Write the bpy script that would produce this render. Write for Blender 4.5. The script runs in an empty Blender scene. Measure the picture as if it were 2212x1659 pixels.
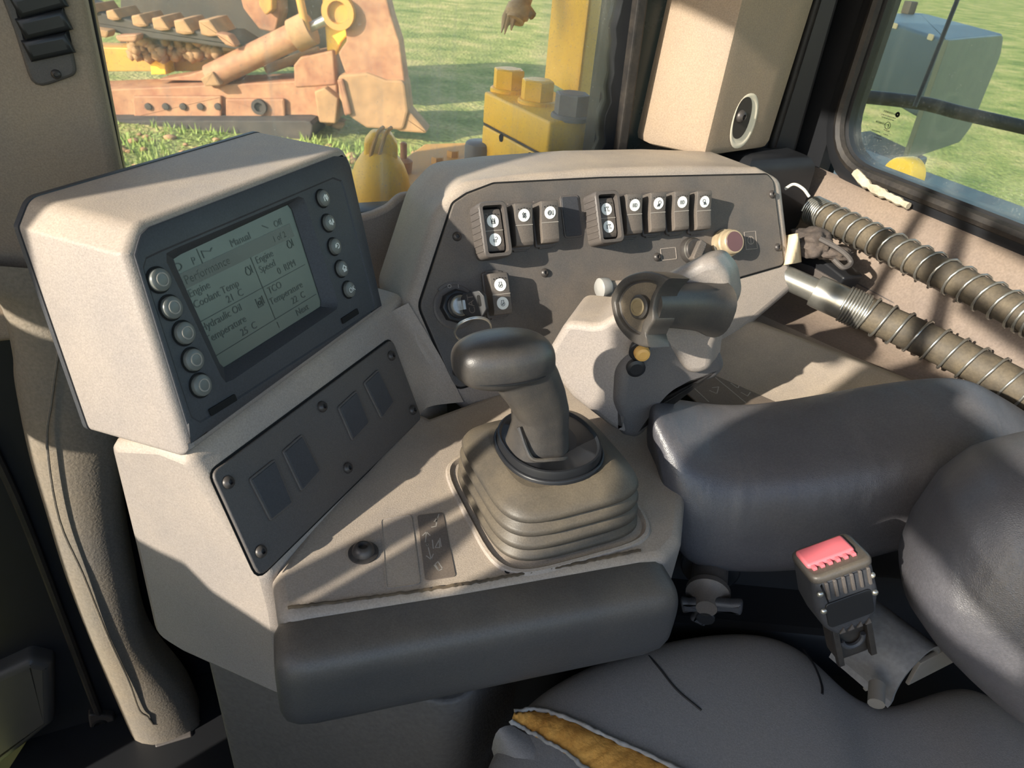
import bpy, bmesh, math, random
import numpy as np
from mathutils import Vector, Matrix
random.seed(7); rng = np.random.default_rng(7)
S = bpy.context.scene
COL = S.collection
PI = math.pi
def V(*a): return np.array(a, float)
def nrm(a): a = np.array(a, float); return a/np.linalg.norm(a)

# ------------------------------------------------------------------ camera, world, sun, exposure
FPX = 1560.; PITCH = math.radians(32.6); ROLL = math.radians(5.3)
CAM = V(0, 0, 1.25)
fwd = V(0, math.cos(PITCH), -math.sin(PITCH)); r0 = V(1, 0, 0); u0 = np.cross(r0, fwd)
CR = math.cos(ROLL)*r0+math.sin(ROLL)*u0; CU = -math.sin(ROLL)*r0+math.cos(ROLL)*u0
cam = bpy.data.objects.new('camera', bpy.data.cameras.new('camera')); COL.objects.link(cam)
cam.data.sensor_width = 36; cam.data.lens = 36*FPX/2212; cam.data.clip_start = .02; cam.data.clip_end = 400
cam.matrix_world = Matrix(((CR[0], CU[0], -fwd[0], CAM[0]), (CR[1], CU[1], -fwd[1], CAM[1]), (CR[2], CU[2], -fwd[2], CAM[2]), (0, 0, 0, 1)))
cam.data.dof.use_dof = True; cam.data.dof.focus_distance = .72; cam.data.dof.aperture_fstop = 16.0
S.camera = cam
SUN = nrm((.665, .63, -.405))
w = bpy.data.worlds.new('sky'); S.world = w; w.use_nodes = True
nt = w.node_tree; sky = nt.nodes.new('ShaderNodeTexSky'); sky.sky_type = 'NISHITA'; sky.sun_disc = False
sky.sun_elevation = math.asin(-SUN[2]); sky.sun_rotation = math.atan2(-SUN[0], -SUN[1])
nt.links.new(sky.outputs[0], nt.nodes['Background'].inputs[0]); nt.nodes['Background'].inputs[1].default_value = .35
sl = bpy.data.lights.new('sun', 'SUN'); sl.energy = 7.2; sl.angle = math.radians(.55); sl.color = (1, .93, .80)
so = bpy.data.objects.new('sun', sl); COL.objects.link(so); so.location = (-6, -6, 6)
so.rotation_euler = Vector(SUN).to_track_quat('-Z', 'Y').to_euler()
S.view_settings.view_transform = 'Standard'; S.view_settings.look = 'None'; S.view_settings.gamma = 1
S.view_settings.use_curve_mapping = False; S.view_settings.exposure = .45

# ------------------------------------------------------------------ geometry helpers
def ray(u, v): return fwd+CR*(u-1106)/FPX-CU*(v-829.5)/FPX
def at(u, v, dep): return CAM+ray(u, v)*dep
def onpl(u, v, p, n):
    r = ray(u, v); return CAM+r*(np.dot(np.array(p)-CAM, n)/np.dot(r, n))
def onz(u, v, z): return onpl(u, v, V(0, 0, z), V(0, 0, 1))
class Fr:                                   # a local frame: origin and three axes
    def __init__(s, o, x, y):
        s.o = np.array(o, float); s.x = nrm(x); y = np.array(y, float); s.y = nrm(y-s.x*np.dot(s.x, y)); s.z = np.cross(s.x, s.y)
    def w(s, a, b, c=0.): return s.o+s.x*a+s.y*b+s.z*c
    def px(s, u, v, c=0.):
        p = onpl(u, v, s.o+s.z*c, s.z)-s.o; return (float(p@s.x), float(p@s.y))
    def pts(s, l, c=0.): return [s.px(u, v, c) for u, v in l]
    def at(s, a, b, c=0., rot=0.):
        x = s.x*math.cos(rot)+s.y*math.sin(rot); y = -s.x*math.sin(rot)+s.y*math.cos(rot)
        return Fr(s.w(a, b, c), x, y)
    def m(s): return Matrix([[s.x[i], s.y[i], s.z[i], s.o[i]] for i in range(3)]+[[0, 0, 0, 1]])
WORLD = Fr((0, 0, 0), (1, 0, 0), (0, 1, 0))
def area2(p): return .5*sum(p[i-1][0]*p[i][1]-p[i][0]*p[i-1][1] for i in range(len(p)))
def ccw(p): return list(p) if area2(p) > 0 else list(p)[::-1]
def rpoly(p, r, k=4):                       # polygon with rounded corners; r one radius or one per corner
    n = len(p); rr = r if hasattr(r, '__len__') else [r]*n
    if area2(p) < 0: p = list(p)[::-1]; rr = list(rr)[::-1]
    out = []
    for i in range(n):
        a, b, c = (np.array(p[j % n], float) for j in (i-1, i, i+1)); d1 = a-b; d2 = c-b
        l1 = np.linalg.norm(d1); l2 = np.linalg.norm(d2)
        if rr[i] <= 0 or l1 < 1e-7 or l2 < 1e-7: out.append(tuple(b)); continue
        d1 /= l1; d2 /= l2; cs = np.clip(d1@d2, -1, 1); half = math.acos(cs)/2
        if half > 1.5: out.append(tuple(b)); continue
        t = min(rr[i]/math.tan(half), .48*l1, .48*l2); p0 = b+d1*t; p1 = b+d2*t
        for j in range(k+1):
            q = j/k; out.append(tuple((1-q)**2*p0+2*q*(1-q)*b+q*q*p1))
    return out
def offs(p, d):                             # inward offset of a ccw polygon
    n = len(p); o = []
    for i in range(n):
        a, b, c = (np.array(p[j % n], float) for j in (i-1, i, i+1))
        e1 = b-a; e2 = c-b; l1 = np.linalg.norm(e1); l2 = np.linalg.norm(e2)
        if l1 < 1e-9 or l2 < 1e-9: o.append(tuple(b)); continue
        n1 = V(-e1[1], e1[0])/l1; n2 = V(-e2[1], e2[0])/l2; m = n1+n2; q = m@m
        m = n1 if q < 1e-6 else m*2/q
        L = np.linalg.norm(m)
        if L > 2: m = m*2/L
        o.append(tuple(b+m*d))
    return o
def se(n, a, b, p=2., ph=0.):               # superellipse outline
    o = []
    for i in range(n):
        t = 2*PI*i/n+ph; c, s = math.cos(t), math.sin(t)
        o.append((a*math.copysign(abs(c)**(2/p), c), b*math.copysign(abs(s)**(2/p), s)))
    return o
def circ(x, y, r, n=24): return [(x+r*math.cos(2*PI*i/n), y+r*math.sin(2*PI*i/n)) for i in range(n)]
def BM(): return bmesh.new()
def loft(bm, rings, c0=True, c1=True, closed=True):
    vs = [[bm.verts.new(p) for p in r] for r in rings]; n = len(vs[0])
    for a, b in zip(vs[:-1], vs[1:]):
        for i in range(n if closed else n-1):
            j = (i+1) % n
            try: bm.faces.new((a[i], a[j], b[j], b[i]))
            except ValueError: pass
    for flag, r, rev in ((c0, vs[0], True), (c1, vs[-1], False)):
        if flag:
            f = bm.faces.new(r[::-1] if rev else r)
            for e in f.edges: e.smooth = False
    return vs
def prism(bm, fr, p, c0, c1, bev=0., k=3, back=False):
    p = ccw(p); L = []
    if back and bev:
        for j in range(k): t = PI/2*j/k; L.append((bev*(1-math.sin(t)), c0+bev*(1-math.cos(t))))
        L.append((0, c0+bev))
    else: L.append((0, c0))
    if bev:
        L.append((0, c1-bev))
        for j in range(1, k+1): t = PI/2*j/k; L.append((bev*(1-math.cos(t)), c1-bev*(1-math.sin(t))))
    else: L.append((0, c1))
    return loft(bm, [[fr.w(a, b, c) for a, b in (offs(p, d) if d else p)] for d, c in L])
def box(bm, fr, a, b, c, bev=0., k=2):      # a, b, c: (min, max) in the frame
    prism(bm, fr, [(a[0], b[0]), (a[1], b[0]), (a[1], b[1]), (a[0], b[1])], c[0], c[1], bev, k, back=bool(bev))
def rbox(bm, fr, a, b, c, r, bev, k=3):
    prism(bm, fr, rpoly([(a[0], b[0]), (a[1], b[0]), (a[1], b[1]), (a[0], b[1])], r), c[0], c[1], bev, k, back=True)
def lathe(bm, fr, prof, n=32, c0=True, c1=True):   # prof: (radius, height along frame z)
    loft(bm, [[fr.w(r*math.cos(2*PI*i/n), r*math.sin(2*PI*i/n), z) for i in range(n)] for r, z in prof], c0, c1)
def tube(bm, path, r, n=10, caps=True, closed=False):
    path = [np.array(p, float) for p in path]; N = len(path)
    rr = r if hasattr(r, '__len__') else [r]*N
    t0 = nrm(path[1]-path[0]); up = V(0, 0, 1) if abs(t0[2]) < .9 else V(1, 0, 0)
    x = nrm(np.cross(up, t0)); rings = []
    for i in range(N):
        if closed: t = nrm(path[(i+1) % N]-path[i-1])
        else: t = nrm(path[min(i+1, N-1)]-path[max(i-1, 0)])
        x = nrm(x-t*(x@t)); y = np.cross(t, x)
        rings.append([path[i]+rr[i]*(x*math.cos(2*PI*k/n)+y*math.sin(2*PI*k/n)) for k in range(n)])
    if closed: rings.append(rings[0]); caps = False
    loft(bm, rings, caps, caps)
    if closed: bmesh.ops.remove_doubles(bm, verts=bm.verts, dist=1e-6)
def spline(p, n=8):                         # Catmull-Rom through points
    p = [np.array(q, float) for q in p]; q = [2*p[0]-p[1]]+p+[2*p[-1]-p[-2]]; o = []
    for i in range(1, len(q)-2):
        for j in range(n):
            t = j/n; a, b, c, d = q[i-1:i+3]
            o.append(.5*(2*b+(c-a)*t+(2*a-5*b+4*c-d)*t*t+(3*b-a-3*c+d)*t**3))
    o.append(p[-1]); return o
def strokes(bm, fr, lines, wd, c, th=.0002):
    for l in lines:
        for (a, b) in zip(l[:-1], l[1:]):
            a = np.array(a, float); b = np.array(b, float); d = b-a; L = np.linalg.norm(d)
            if L < 1e-9: continue
            d /= L; q = V(-d[1], d[0])*wd/2; a = a-d*wd*.3; b = b+d*wd*.3
            prism(bm, fr, [tuple(a-q), tuple(b-q), tuple(b+q), tuple(a+q)], c, c+th)
def polyface(bm, pts): return bm.faces.new([bm.verts.new(p) for p in pts])
def grid(bm, fn, nu, nv, wrap=False):
    v = [[bm.verts.new(fn(i/(nu-1), j/(nv-1))) for j in range(nv)] for i in range(nu)]
    for i in range(nu-1):
        for j in range(nv-1): bm.faces.new((v[i][j], v[i+1][j], v[i+1][j+1], v[i][j+1]))

# ------------------------------------------------------------------ object helpers
def obj(name, bm, mat, parent=None, ang=38, fr=None, kind=None, label=None):
    bmesh.ops.recalc_face_normals(bm, faces=bm.faces)
    for f in bm.faces: f.smooth = True
    a = math.radians(ang)
    for e in bm.edges:
        if len(e.link_faces) == 2 and e.calc_face_angle(0) > a: e.smooth = False
    if fr is None and len(bm.verts):
        co = np.array([v.co for v in bm.verts]); c = (co.min(0)+co.max(0))/2
        bm.transform(Matrix.Translation(-Vector(c))); M = Matrix.Translation(Vector(c))
    else: M = fr.m() if fr else Matrix()
    me = bpy.data.meshes.new(name); bm.to_mesh(me); bm.free()
    me.materials.append(mat)
    o = bpy.data.objects.new(name, me); COL.objects.link(o); place(o, M, parent)
    if kind: o['kind'] = kind
    if label: o['label'] = label
    return o
WM = {}
def place(o, M, parent=None):
    if parent is not None: o.parent = parent; o.matrix_basis = WM[parent.name].inverted() @ M
    else: o.matrix_basis = M
    WM[o.name] = M
def dup(src, M, parent=None):               # copy sharing mesh data
    o = src.copy(); COL.objects.link(o); place(o, M, parent); return o
def thing(name, label, cat, loc=(0, 0, 0), group=None):
    o = bpy.data.objects.new(name, None); COL.objects.link(o); o.empty_display_size = .02
    place(o, Matrix.Translation(Vector(loc))); o['label'] = label; o['category'] = cat
    if group: o['group'] = group
    return o
def tag(o, label, cat, group=None):
    o['label'] = label; o['category'] = cat
    if group: o['group'] = group
    return o
def struct(name, label=None):
    o = bpy.data.objects.new(name, None); COL.objects.link(o); place(o, Matrix()); o['kind'] = 'structure'
    if label: o['label'] = label
    return o
def subsurf(o, lv=2):
    m = o.modifiers.new('subd', 'SUBSURF'); m.levels = lv; m.render_levels = lv; return o
def text_mesh(bm, fr, s, size, a, b, c, align='LEFT', sx=1.):
    cu = bpy.data.curves.new('t', 'FONT'); cu.body = s; cu.size = size; cu.align_x = align; cu.resolution_u = 3
    to = bpy.data.objects.new('t', cu); COL.objects.link(to)
    dg = bpy.context.evaluated_depsgraph_get(); me = bpy.data.meshes.new_from_object(to.evaluated_get(dg))
    n0 = len(bm.verts); bm.from_mesh(me); bm.verts.ensure_lookup_table()
    for v in list(bm.verts)[n0:]: v.co = Vector(fr.w(a+v.co.x*sx, b+v.co.y, c))
    bpy.data.objects.remove(to); bpy.data.meshes.remove(me); bpy.data.curves.remove(cu)

# ------------------------------------------------------------------ materials
def lin(c): return tuple((x/12.92 if x <= .04045 else ((x+.055)/1.055)**2.4) for x in c)
def srgb(r, g, b): return lin((r/255, g/255, b/255))
def mat(name, col, rough=.6, grain=0., gs=900., dust=None, dust_amt=.4, dust_scale=14., metal=0., var=.12, spec=.4, vor=False, coat=0., up=0., wr=0.):
    m = bpy.data.materials.new(name); m.use_nodes = True; t = m.node_tree; N = t.nodes; L = t.links; b = N['Principled BSDF']
    tc = N.new('ShaderNodeTexCoord')
    n1 = N.new('ShaderNodeTexNoise'); n1.inputs['Scale'].default_value = dust_scale; n1.inputs['Detail'].default_value = 9; n1.inputs['Roughness'].default_value = .65
    L.new(tc.outputs['Object'], n1.inputs['Vector'])
    rp = N.new('ShaderNodeMapRange'); rp.inputs[1].default_value = .3; rp.inputs[2].default_value = .7; L.new(n1.outputs['Fac'], rp.inputs[0])
    mx = N.new('ShaderNodeMix'); mx.data_type = 'RGBA'
    c2 = dust if dust else tuple(x*(1-var) for x in col)
    mx.inputs[6].default_value = (*col, 1); mx.inputs[7].default_value = (*c2, 1)
    fac = N.new('ShaderNodeMath'); fac.operation = 'MULTIPLY'; L.new(rp.outputs[0], fac.inputs[0]); fac.inputs[1].default_value = dust_amt if dust else 1.
    src = fac.outputs[0]
    if up and dust:                         # dust on up-facing surfaces, also paints tops as if brighter lit
        ge = N.new('ShaderNodeNewGeometry'); sx = N.new('ShaderNodeSeparateXYZ'); L.new(ge.outputs['Normal'], sx.inputs[0])
        r2 = N.new('ShaderNodeMapRange'); r2.inputs[1].default_value = .1; r2.inputs[2].default_value = 1; r2.inputs[4].default_value = up; L.new(sx.outputs[2], r2.inputs[0])
        r3 = N.new('ShaderNodeMath'); r3.operation = 'MULTIPLY'; L.new(r2.outputs[0], r3.inputs[0]); L.new(n1.outputs['Fac'], r3.inputs[1])
        ad = N.new('ShaderNodeMath'); ad.operation = 'ADD'; ad.use_clamp = True; L.new(src, ad.inputs[0]); L.new(r3.outputs[0], ad.inputs[1]); src = ad.outputs[0]
    L.new(src, mx.inputs[0])
    out = mx.outputs[2]
    if grain:                               # fine mottling that goes with the grain
        n3 = N.new('ShaderNodeTexNoise'); n3.inputs['Scale'].default_value = gs*.8; n3.inputs['Detail'].default_value = 3; L.new(tc.outputs['Object'], n3.inputs['Vector'])
        r4 = N.new('ShaderNodeMapRange'); r4.inputs[1].default_value = .3; r4.inputs[2].default_value = .7; r4.inputs[3].default_value = .86; r4.inputs[4].default_value = 1.14; L.new(n3.outputs['Fac'], r4.inputs[0])
        mm = N.new('ShaderNodeVectorMath'); mm.operation = 'SCALE'; L.new(out, mm.inputs[0]); L.new(r4.outputs[0], mm.inputs['Scale']); out = mm.outputs[0]
    L.new(out, b.inputs['Base Color'])
    b.inputs['Metallic'].default_value = metal; b.inputs['Specular IOR Level'].default_value = spec; b.inputs['Coat Weight'].default_value = coat
    rr = N.new('ShaderNodeMapRange'); rr.inputs[3].default_value = max(.05, rough-.08); rr.inputs[4].default_value = min(1, rough+.12); L.new(n1.outputs['Fac'], rr.inputs[0]); L.new(rr.outputs[0], b.inputs['Roughness'])
    if grain:
        if vor:
            g1 = N.new('ShaderNodeTexVoronoi'); g1.feature = 'DISTANCE_TO_EDGE'; ho = g1.outputs['Distance']
        else:
            g1 = N.new('ShaderNodeTexNoise'); g1.inputs['Detail'].default_value = 2; ho = g1.outputs['Fac']
        g1.inputs['Scale'].default_value = gs; L.new(tc.outputs['Object'], g1.inputs['Vector'])
        bp = N.new('ShaderNodeBump'); bp.inputs['Strength'].default_value = grain; bp.inputs['Distance'].default_value = .0006; L.new(ho, bp.inputs['Height']); L.new(bp.outputs[0], b.inputs['Normal'])
        if wr:
            mpw = N.new('ShaderNodeMapping'); mpw.inputs['Scale'].default_value = (1, .5, .35); mpw.inputs['Rotation'].default_value = (.2, .5, .3); L.new(tc.outputs['Object'], mpw.inputs[0])
            nw = N.new('ShaderNodeTexNoise'); nw.inputs['Scale'].default_value = 34; nw.inputs['Detail'].default_value = 2; nw.inputs['Distortion'].default_value = .6; L.new(mpw.outputs[0], nw.inputs['Vector'])
            b2 = N.new('ShaderNodeBump'); b2.inputs['Strength'].default_value = wr; b2.inputs['Distance'].default_value = .006; L.new(nw.outputs['Fac'], b2.inputs['Height']); L.new(b2.outputs[0], bp.inputs['Normal'])
    return m
DUST = srgb(196, 172, 140)
M_beige = mat('beige_plastic', srgb(128, 121, 117), .55, .35, 900, dust=srgb(178, 161, 140), dust_amt=.22, dust_scale=9, up=.8)  # dust on level tops also stands in for stronger sun there
M_beige2 = mat('beige_trim', srgb(136, 121, 106), .6, .3, 700, dust=srgb(158, 135, 108), dust_amt=.6, dust_scale=7)
M_deckb = mat('wall_panel', srgb(114, 102, 94), .6, .5, 420, dust=srgb(134, 117, 100), dust_amt=.5, dust_scale=8, up=.2)
M_char = mat('charcoal_plastic', srgb(76, 72, 71), .5, .3, 1100, dust=srgb(96, 86, 74), dust_amt=.35, dust_scale=11)
M_fascia = mat('fascia_plastic', srgb(74, 72, 71), .6, .3, 1000, dust=srgb(118, 104, 90), dust_amt=.55, dust_scale=9)
M_bezel = mat('bezel_plastic', srgb(56, 57, 61), .5, .25, 800, var=.15)
M_rub = mat('boot_rubber', srgb(54, 52, 50), .5, .2, 900, dust=srgb(124, 110, 88), dust_amt=.3, dust_scale=12, up=.45)
M_grip = mat('grip_plastic', srgb(50, 50, 52), .38, .18, 1300, dust=srgb(116, 104, 86), dust_amt=.25, dust_scale=18, up=.25)
M_vinyl = mat('black_vinyl', srgb(64, 64, 70), .4, .4, 650, spec=.6, dust=srgb(106, 102, 100), dust_amt=.2, dust_scale=8, up=.5, vor=True, wr=.35)
M_seat = mat('seat_vinyl', srgb(116, 114, 113), .45, .35, 900, dust=srgb(122, 115, 106), dust_amt=.3, dust_scale=8, up=.1, spec=.5)
M_pad = mat('pad_vinyl', srgb(58, 58, 60), .45, .3, 900, dust=srgb(124, 112, 96), dust_amt=.15, dust_scale=8, up=.65)  # top dust over a dark base also paints a lit top, shaded front
M_trimg = mat('textured_grey_trim', srgb(108, 103, 97), .55, .9, 330, dust=srgb(140, 124, 100), dust_amt=.5, dust_scale=6)
M_black = mat('black_paint', srgb(32, 33, 36), .4, var=.3)
M_rubber = mat('black_rubber', srgb(26, 26, 28), .5, .2, 300, dust=srgb(90, 80, 68), dust_amt=.25, dust_scale=30)
M_hole = mat('dark_hole', (.004, .004, .004), .9)
M_white = mat('white_print', srgb(225, 226, 220), .5, var=.05)
M_ink = mat('black_print', srgb(25, 25, 26), .5)
M_silver = mat('silver_print', srgb(160, 154, 145), .5)
M_steel = mat('zinc_steel', srgb(190, 188, 180), .3, metal=.85, var=.3, dust_scale=60)
M_screw = mat('dark_screw', srgb(58, 56, 56), .4, metal=.3, dust=srgb(96, 88, 80), dust_amt=.4, dust_scale=200)
M_hose = mat('dusty_hose', srgb(50, 47, 44), .65, .3, 400, dust=srgb(112, 100, 80), dust_amt=.7, dust_scale=22)
M_yel = mat('yellow_paint', srgb(255, 200, 62), .4, dust=srgb(240, 184, 72), dust_amt=.5, dust_scale=10, spec=.5)
M_yelf = mat('faded_yellow', srgb(205, 150, 60), .6, dust=srgb(160, 120, 80), dust_amt=.7, dust_scale=1.2)
M_rust = mat('rusty_steel', srgb(138, 88, 66), .7, dust=srgb(186, 142, 104), dust_amt=.9, dust_scale=3.5)
M_mud = mat('dry_mud', srgb(178, 138, 98), .9, dust=srgb(124, 98, 74), dust_amt=.7, dust_scale=4)
M_dkst = mat('dark_steel', srgb(52, 48, 46), .7, dust=srgb(92, 80, 68), dust_amt=.6, dust_scale=2)
M_greycap = mat('grey_cap', srgb(92, 92, 98), .5, dust=srgb(140, 136, 132), dust_amt=.5, dust_scale=30)
M_button = mat('button_rubber', srgb(100, 102, 98), .35, var=.1)
M_red = mat('red_button', srgb(206, 104, 112), .5, var=.12)
M_amber = mat('amber_button', srgb(214, 166, 92), .45, var=.1)
M_foam = mat('foam', srgb(204, 150, 72), .95, 1.0, 420, dust=srgb(170, 116, 48), dust_amt=.8, dust_scale=60)
M_fray = mat('frayed_cloth', srgb(160, 156, 150), .9, .8, 600, dust=srgb(110, 106, 100), dust_amt=.8, dust_scale=120)
M_cloth = mat('dark_cloth', srgb(64, 58, 56), .9, .6, 500, dust=srgb(110, 96, 84), dust_amt=.5, dust_scale=30)
M_paper = mat('torn_paper', srgb(222, 200, 164), .9, var=.2)
M_carpet = mat('brown_carpet', srgb(84, 66, 52), .95, .8, 500, dust=srgb(58, 46, 36), dust_amt=.8, dust_scale=25)
M_boxg = mat('shaded_blue_steel', srgb(64, 80, 94), .5, dust=srgb(88, 100, 106), dust_amt=.6, dust_scale=6)  # dark blue holds the shade of the box's left face
M_wood = mat('dry_wood', srgb(196, 172, 142), .9, .6, 90, dust=srgb(150, 120, 90), dust_amt=.8, dust_scale=40)
M_gold = mat('brass_knob', srgb(178, 160, 132), .4, metal=.3, var=.3, dust_scale=80)
M_plum = mat('plum_plastic', srgb(96, 70, 72), .4)
M_nylon = mat('clear_nylon', srgb(190, 186, 176), .4, var=.1)
def screen_mat():
    m = mat('lcd_screen', srgb(84, 92, 84), .3, var=.12, dust_scale=18, spec=.5); return m
M_lcd = screen_mat()
M_lcdband = mat('lcd_dark_band', srgb(66, 66, 62), .25, var=.05)
M_lcdink = mat('lcd_ink', srgb(50, 55, 52), .3, var=.05)
def glass_mat(name, tint, dirt, sc):
    m = bpy.data.materials.new(name); m.use_nodes = True; t = m.node_tree; N = t.nodes; L = t.links; N.remove(N['Principled BSDF'])
    out = N['Material Output']; tr = N.new('ShaderNodeBsdfTransparent'); tr.inputs[0].default_value = (*tint, 1)
    gl = N.new('ShaderNodeBsdfGlossy'); gl.inputs['Roughness'].default_value = .03
    fr = N.new('ShaderNodeFresnel'); fr.inputs[0].default_value = 1.35; mx = N.new('ShaderNodeMixShader')
    L.new(fr.outputs[0], mx.inputs[0]); L.new(tr.outputs[0], mx.inputs[1]); L.new(gl.outputs[0], mx.inputs[2])
    df = N.new('ShaderNodeBsdfDiffuse'); df.inputs[0].default_value = (.62, .58, .5, 1)
    tl = N.new('ShaderNodeBsdfTranslucent'); tl.inputs[0].default_value = (.62, .58, .5, 1); ad = N.new('ShaderNodeMixShader'); ad.inputs[0].default_value = .5
    L.new(df.outputs[0], ad.inputs[1]); L.new(tl.outputs[0], ad.inputs[2])
    tc = N.new('ShaderNodeTexCoord'); n1 = N.new('ShaderNodeTexNoise'); n1.inputs['Scale'].default_value = sc; n1.inputs['Detail'].default_value = 12; n1.inputs['Roughness'].default_value = .7
    mp = N.new('ShaderNodeMapping'); mp.inputs['Scale'].default_value = (1, 1, .35); L.new(tc.outputs['Object'], mp.inputs[0]); L.new(mp.outputs[0], n1.inputs['Vector'])
    r1 = N.new('ShaderNodeMapRange'); r1.inputs[1].default_value = .42; r1.inputs[2].default_value = .75; r1.inputs[3].default_value = dirt*.25; r1.inputs[4].default_value = dirt*1.5; L.new(n1.outputs['Fac'], r1.inputs[0])
    n2 = N.new('ShaderNodeTexNoise'); n2.inputs['Scale'].default_value = 420; n2.inputs['Detail'].default_value = 2; L.new(tc.outputs['Object'], n2.inputs['Vector'])
    r2 = N.new('ShaderNodeMapRange'); r2.inputs[1].default_value = .62; r2.inputs[2].default_value = .72; r2.inputs[4].default_value = .35; L.new(n2.outputs['Fac'], r2.inputs[0])
    wv = N.new('ShaderNodeTexNoise'); wv.inputs['Scale'].default_value = 60; wv.inputs['Detail'].default_value = 4; m2 = N.new('ShaderNodeMapping'); m2.inputs['Scale'].default_value = (1, 1, .03); m2.inputs['Rotation'].default_value = (.1, .05, 0)
    L.new(tc.outputs['Object'], m2.inputs[0]); L.new(m2.outputs[0], wv.inputs['Vector'])
    r3 = N.new('ShaderNodeMapRange'); r3.inputs[1].default_value = .6; r3.inputs[2].default_value = .75; r3.inputs[4].default_value = dirt*1.2; L.new(wv.outputs['Fac'], r3.inputs[0])
    m1 = N.new('ShaderNodeMath'); m1.operation = 'MULTIPLY'; L.new(r2.outputs[0], m1.inputs[0]); L.new(n1.outputs['Fac'], m1.inputs[1])
    a1 = N.new('ShaderNodeMath'); a1.operation = 'ADD'; L.new(r1.outputs[0], a1.inputs[0]); L.new(m1.outputs[0], a1.inputs[1])
    a2 = N.new('ShaderNodeMath'); a2.operation = 'ADD'; a2.use_clamp = True; L.new(a1.outputs[0], a2.inputs[0]); L.new(r3.outputs[0], a2.inputs[1])
    m3 = N.new('ShaderNodeMixShader'); L.new(a2.outputs[0], m3.inputs[0]); L.new(mx.outputs[0], m3.inputs[1]); L.new(ad.outputs[0], m3.inputs[2])
    L.new(m3.outputs[0], out.inputs[0]); return m
M_glass = glass_mat('dusty_glass', (.93, .94, .92), .15, 9)
M_tint = glass_mat('tinted_glass', (.80, .85, .80), .06, 7)
def ground_mat():
    m = bpy.data.materials.new('grass_ground'); m.use_nodes = True; t = m.node_tree; N = t.nodes; L = t.links; b = N['Principled BSDF']; b.inputs['Roughness'].default_value = 1; b.inputs['Specular IOR Level'].default_value = .1
    tc = N.new('ShaderNodeTexCoord'); n1 = N.new('ShaderNodeTexNoise'); n1.inputs['Scale'].default_value = .9; n1.inputs['Detail'].default_value = 10; n1.inputs['Roughness'].default_value = .7; L.new(tc.outputs['Object'], n1.inputs['Vector'])
    cr = N.new('ShaderNodeValToRGB'); e = cr.color_ramp.elements; e[0].position = .36; e[0].color = (*srgb(112, 126, 70), 1); e[1].position = .66; e[1].color = (*srgb(192, 174, 118), 1)
    q = cr.color_ramp.elements.new(.5); q.color = (*srgb(150, 152, 90), 1); L.new(n1.outputs['Fac'], cr.inputs[0])
    n2 = N.new('ShaderNodeTexNoise'); n2.inputs['Scale'].default_value = 14; n2.inputs['Detail'].default_value = 6; L.new(tc.outputs['Object'], n2.inputs['Vector'])
    r = N.new('ShaderNodeMapRange'); r.inputs[1].default_value = .3; r.inputs[2].default_value = .7; r.inputs[3].default_value = .7; r.inputs[4].default_value = 1.3; L.new(n2.outputs['Fac'], r.inputs[0])
    sc = N.new('ShaderNodeVectorMath'); sc.operation = 'SCALE'; L.new(cr.outputs[0], sc.inputs[0]); L.new(r.outputs[0], sc.inputs['Scale']); L.new(sc.outputs[0], b.inputs['Base Color'])
    bp = N.new('ShaderNodeBump'); bp.inputs['Strength'].default_value = .8; bp.inputs['Distance'].default_value = .08; L.new(n2.outputs['Fac'], bp.inputs['Height']); L.new(bp.outputs[0], b.inputs['Normal'])
    return m
M_ground = ground_mat()

# ------------------------------------------------------------------ frames of the cab
ZD = .80                                            # console deck height
HH = nrm((.898, .44, 0)); GG = V(-HH[1], HH[0], 0)   # across the cab / towards the side window
A0 = onz(550, 1285, ZD); B0 = onz(905, 900, ZD)
EE = nrm(B0-A0); OUT = nrm(np.cross((0, 0, 1), EE)); UP = V(0, 0, 1)
def incl(o, x, deg):
    out = nrm(np.cross(UP, x)); s = math.cos(math.radians(deg))*out+math.sin(math.radians(deg))*UP
    return Fr(o, x, s)
FB = incl(A0, EE, 60)                               # sloping blank panel
q0 = onpl(405, 988, FB.o, FB.z)
FC = incl(q0, EE, 70)                               # monitor face
FD = incl(onz(1000, 865, ZD), HH, 60)               # switch panel
FDK = Fr((0, 0, ZD), HH, GG)                        # deck
def fh(hc, zc=0.): return Fr(HH*hc+UP*zc, GG, UP)   # vertical plane across HH  (a=g, b=z, +c = HH)
def fg(gc, zc=0.): return Fr(GG*gc+UP*zc, HH, UP)   # vertical plane across GG  (a=h, b=z, +c = -GG, to the inside)

# ================================================================== STRUCTURE
def hg(h, g, z): return HH*h+GG*g+UP*z
RZ_ = 1.985
F1 = fg(.93)                                        # side window plane
F2 = fh(.945)                                       # rear window plane
# floor and carpet
fl = struct('floor', 'dark brown cab floor far below the console')
bm = BM(); box(bm, WORLD, (-.75, 1.1), (-.55, 1.0), (.0, .04)); obj('floor_plate', bm, M_black, fl)
bm = BM()
c0 = onz(1090, 1560, .36)
lathe(bm, Fr(c0, (1, 0, 0), (0, 1, 0)), [(.001, -.02), (.24, -.02), (.25, -.01), (.25, 0), (.24, .006), (.001, .008)], 48); obj('carpet_mat', bm, M_carpet, fl, label='round brown carpeted pedestal cover')
# front cab wall under the side window
wf = struct('wall_front')
bm = BM(); box(bm, fg(.95), (-.75, .98), (.04, .90), (-.04, .0), .004); obj('lower_panel', bm, M_black, wf)
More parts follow.
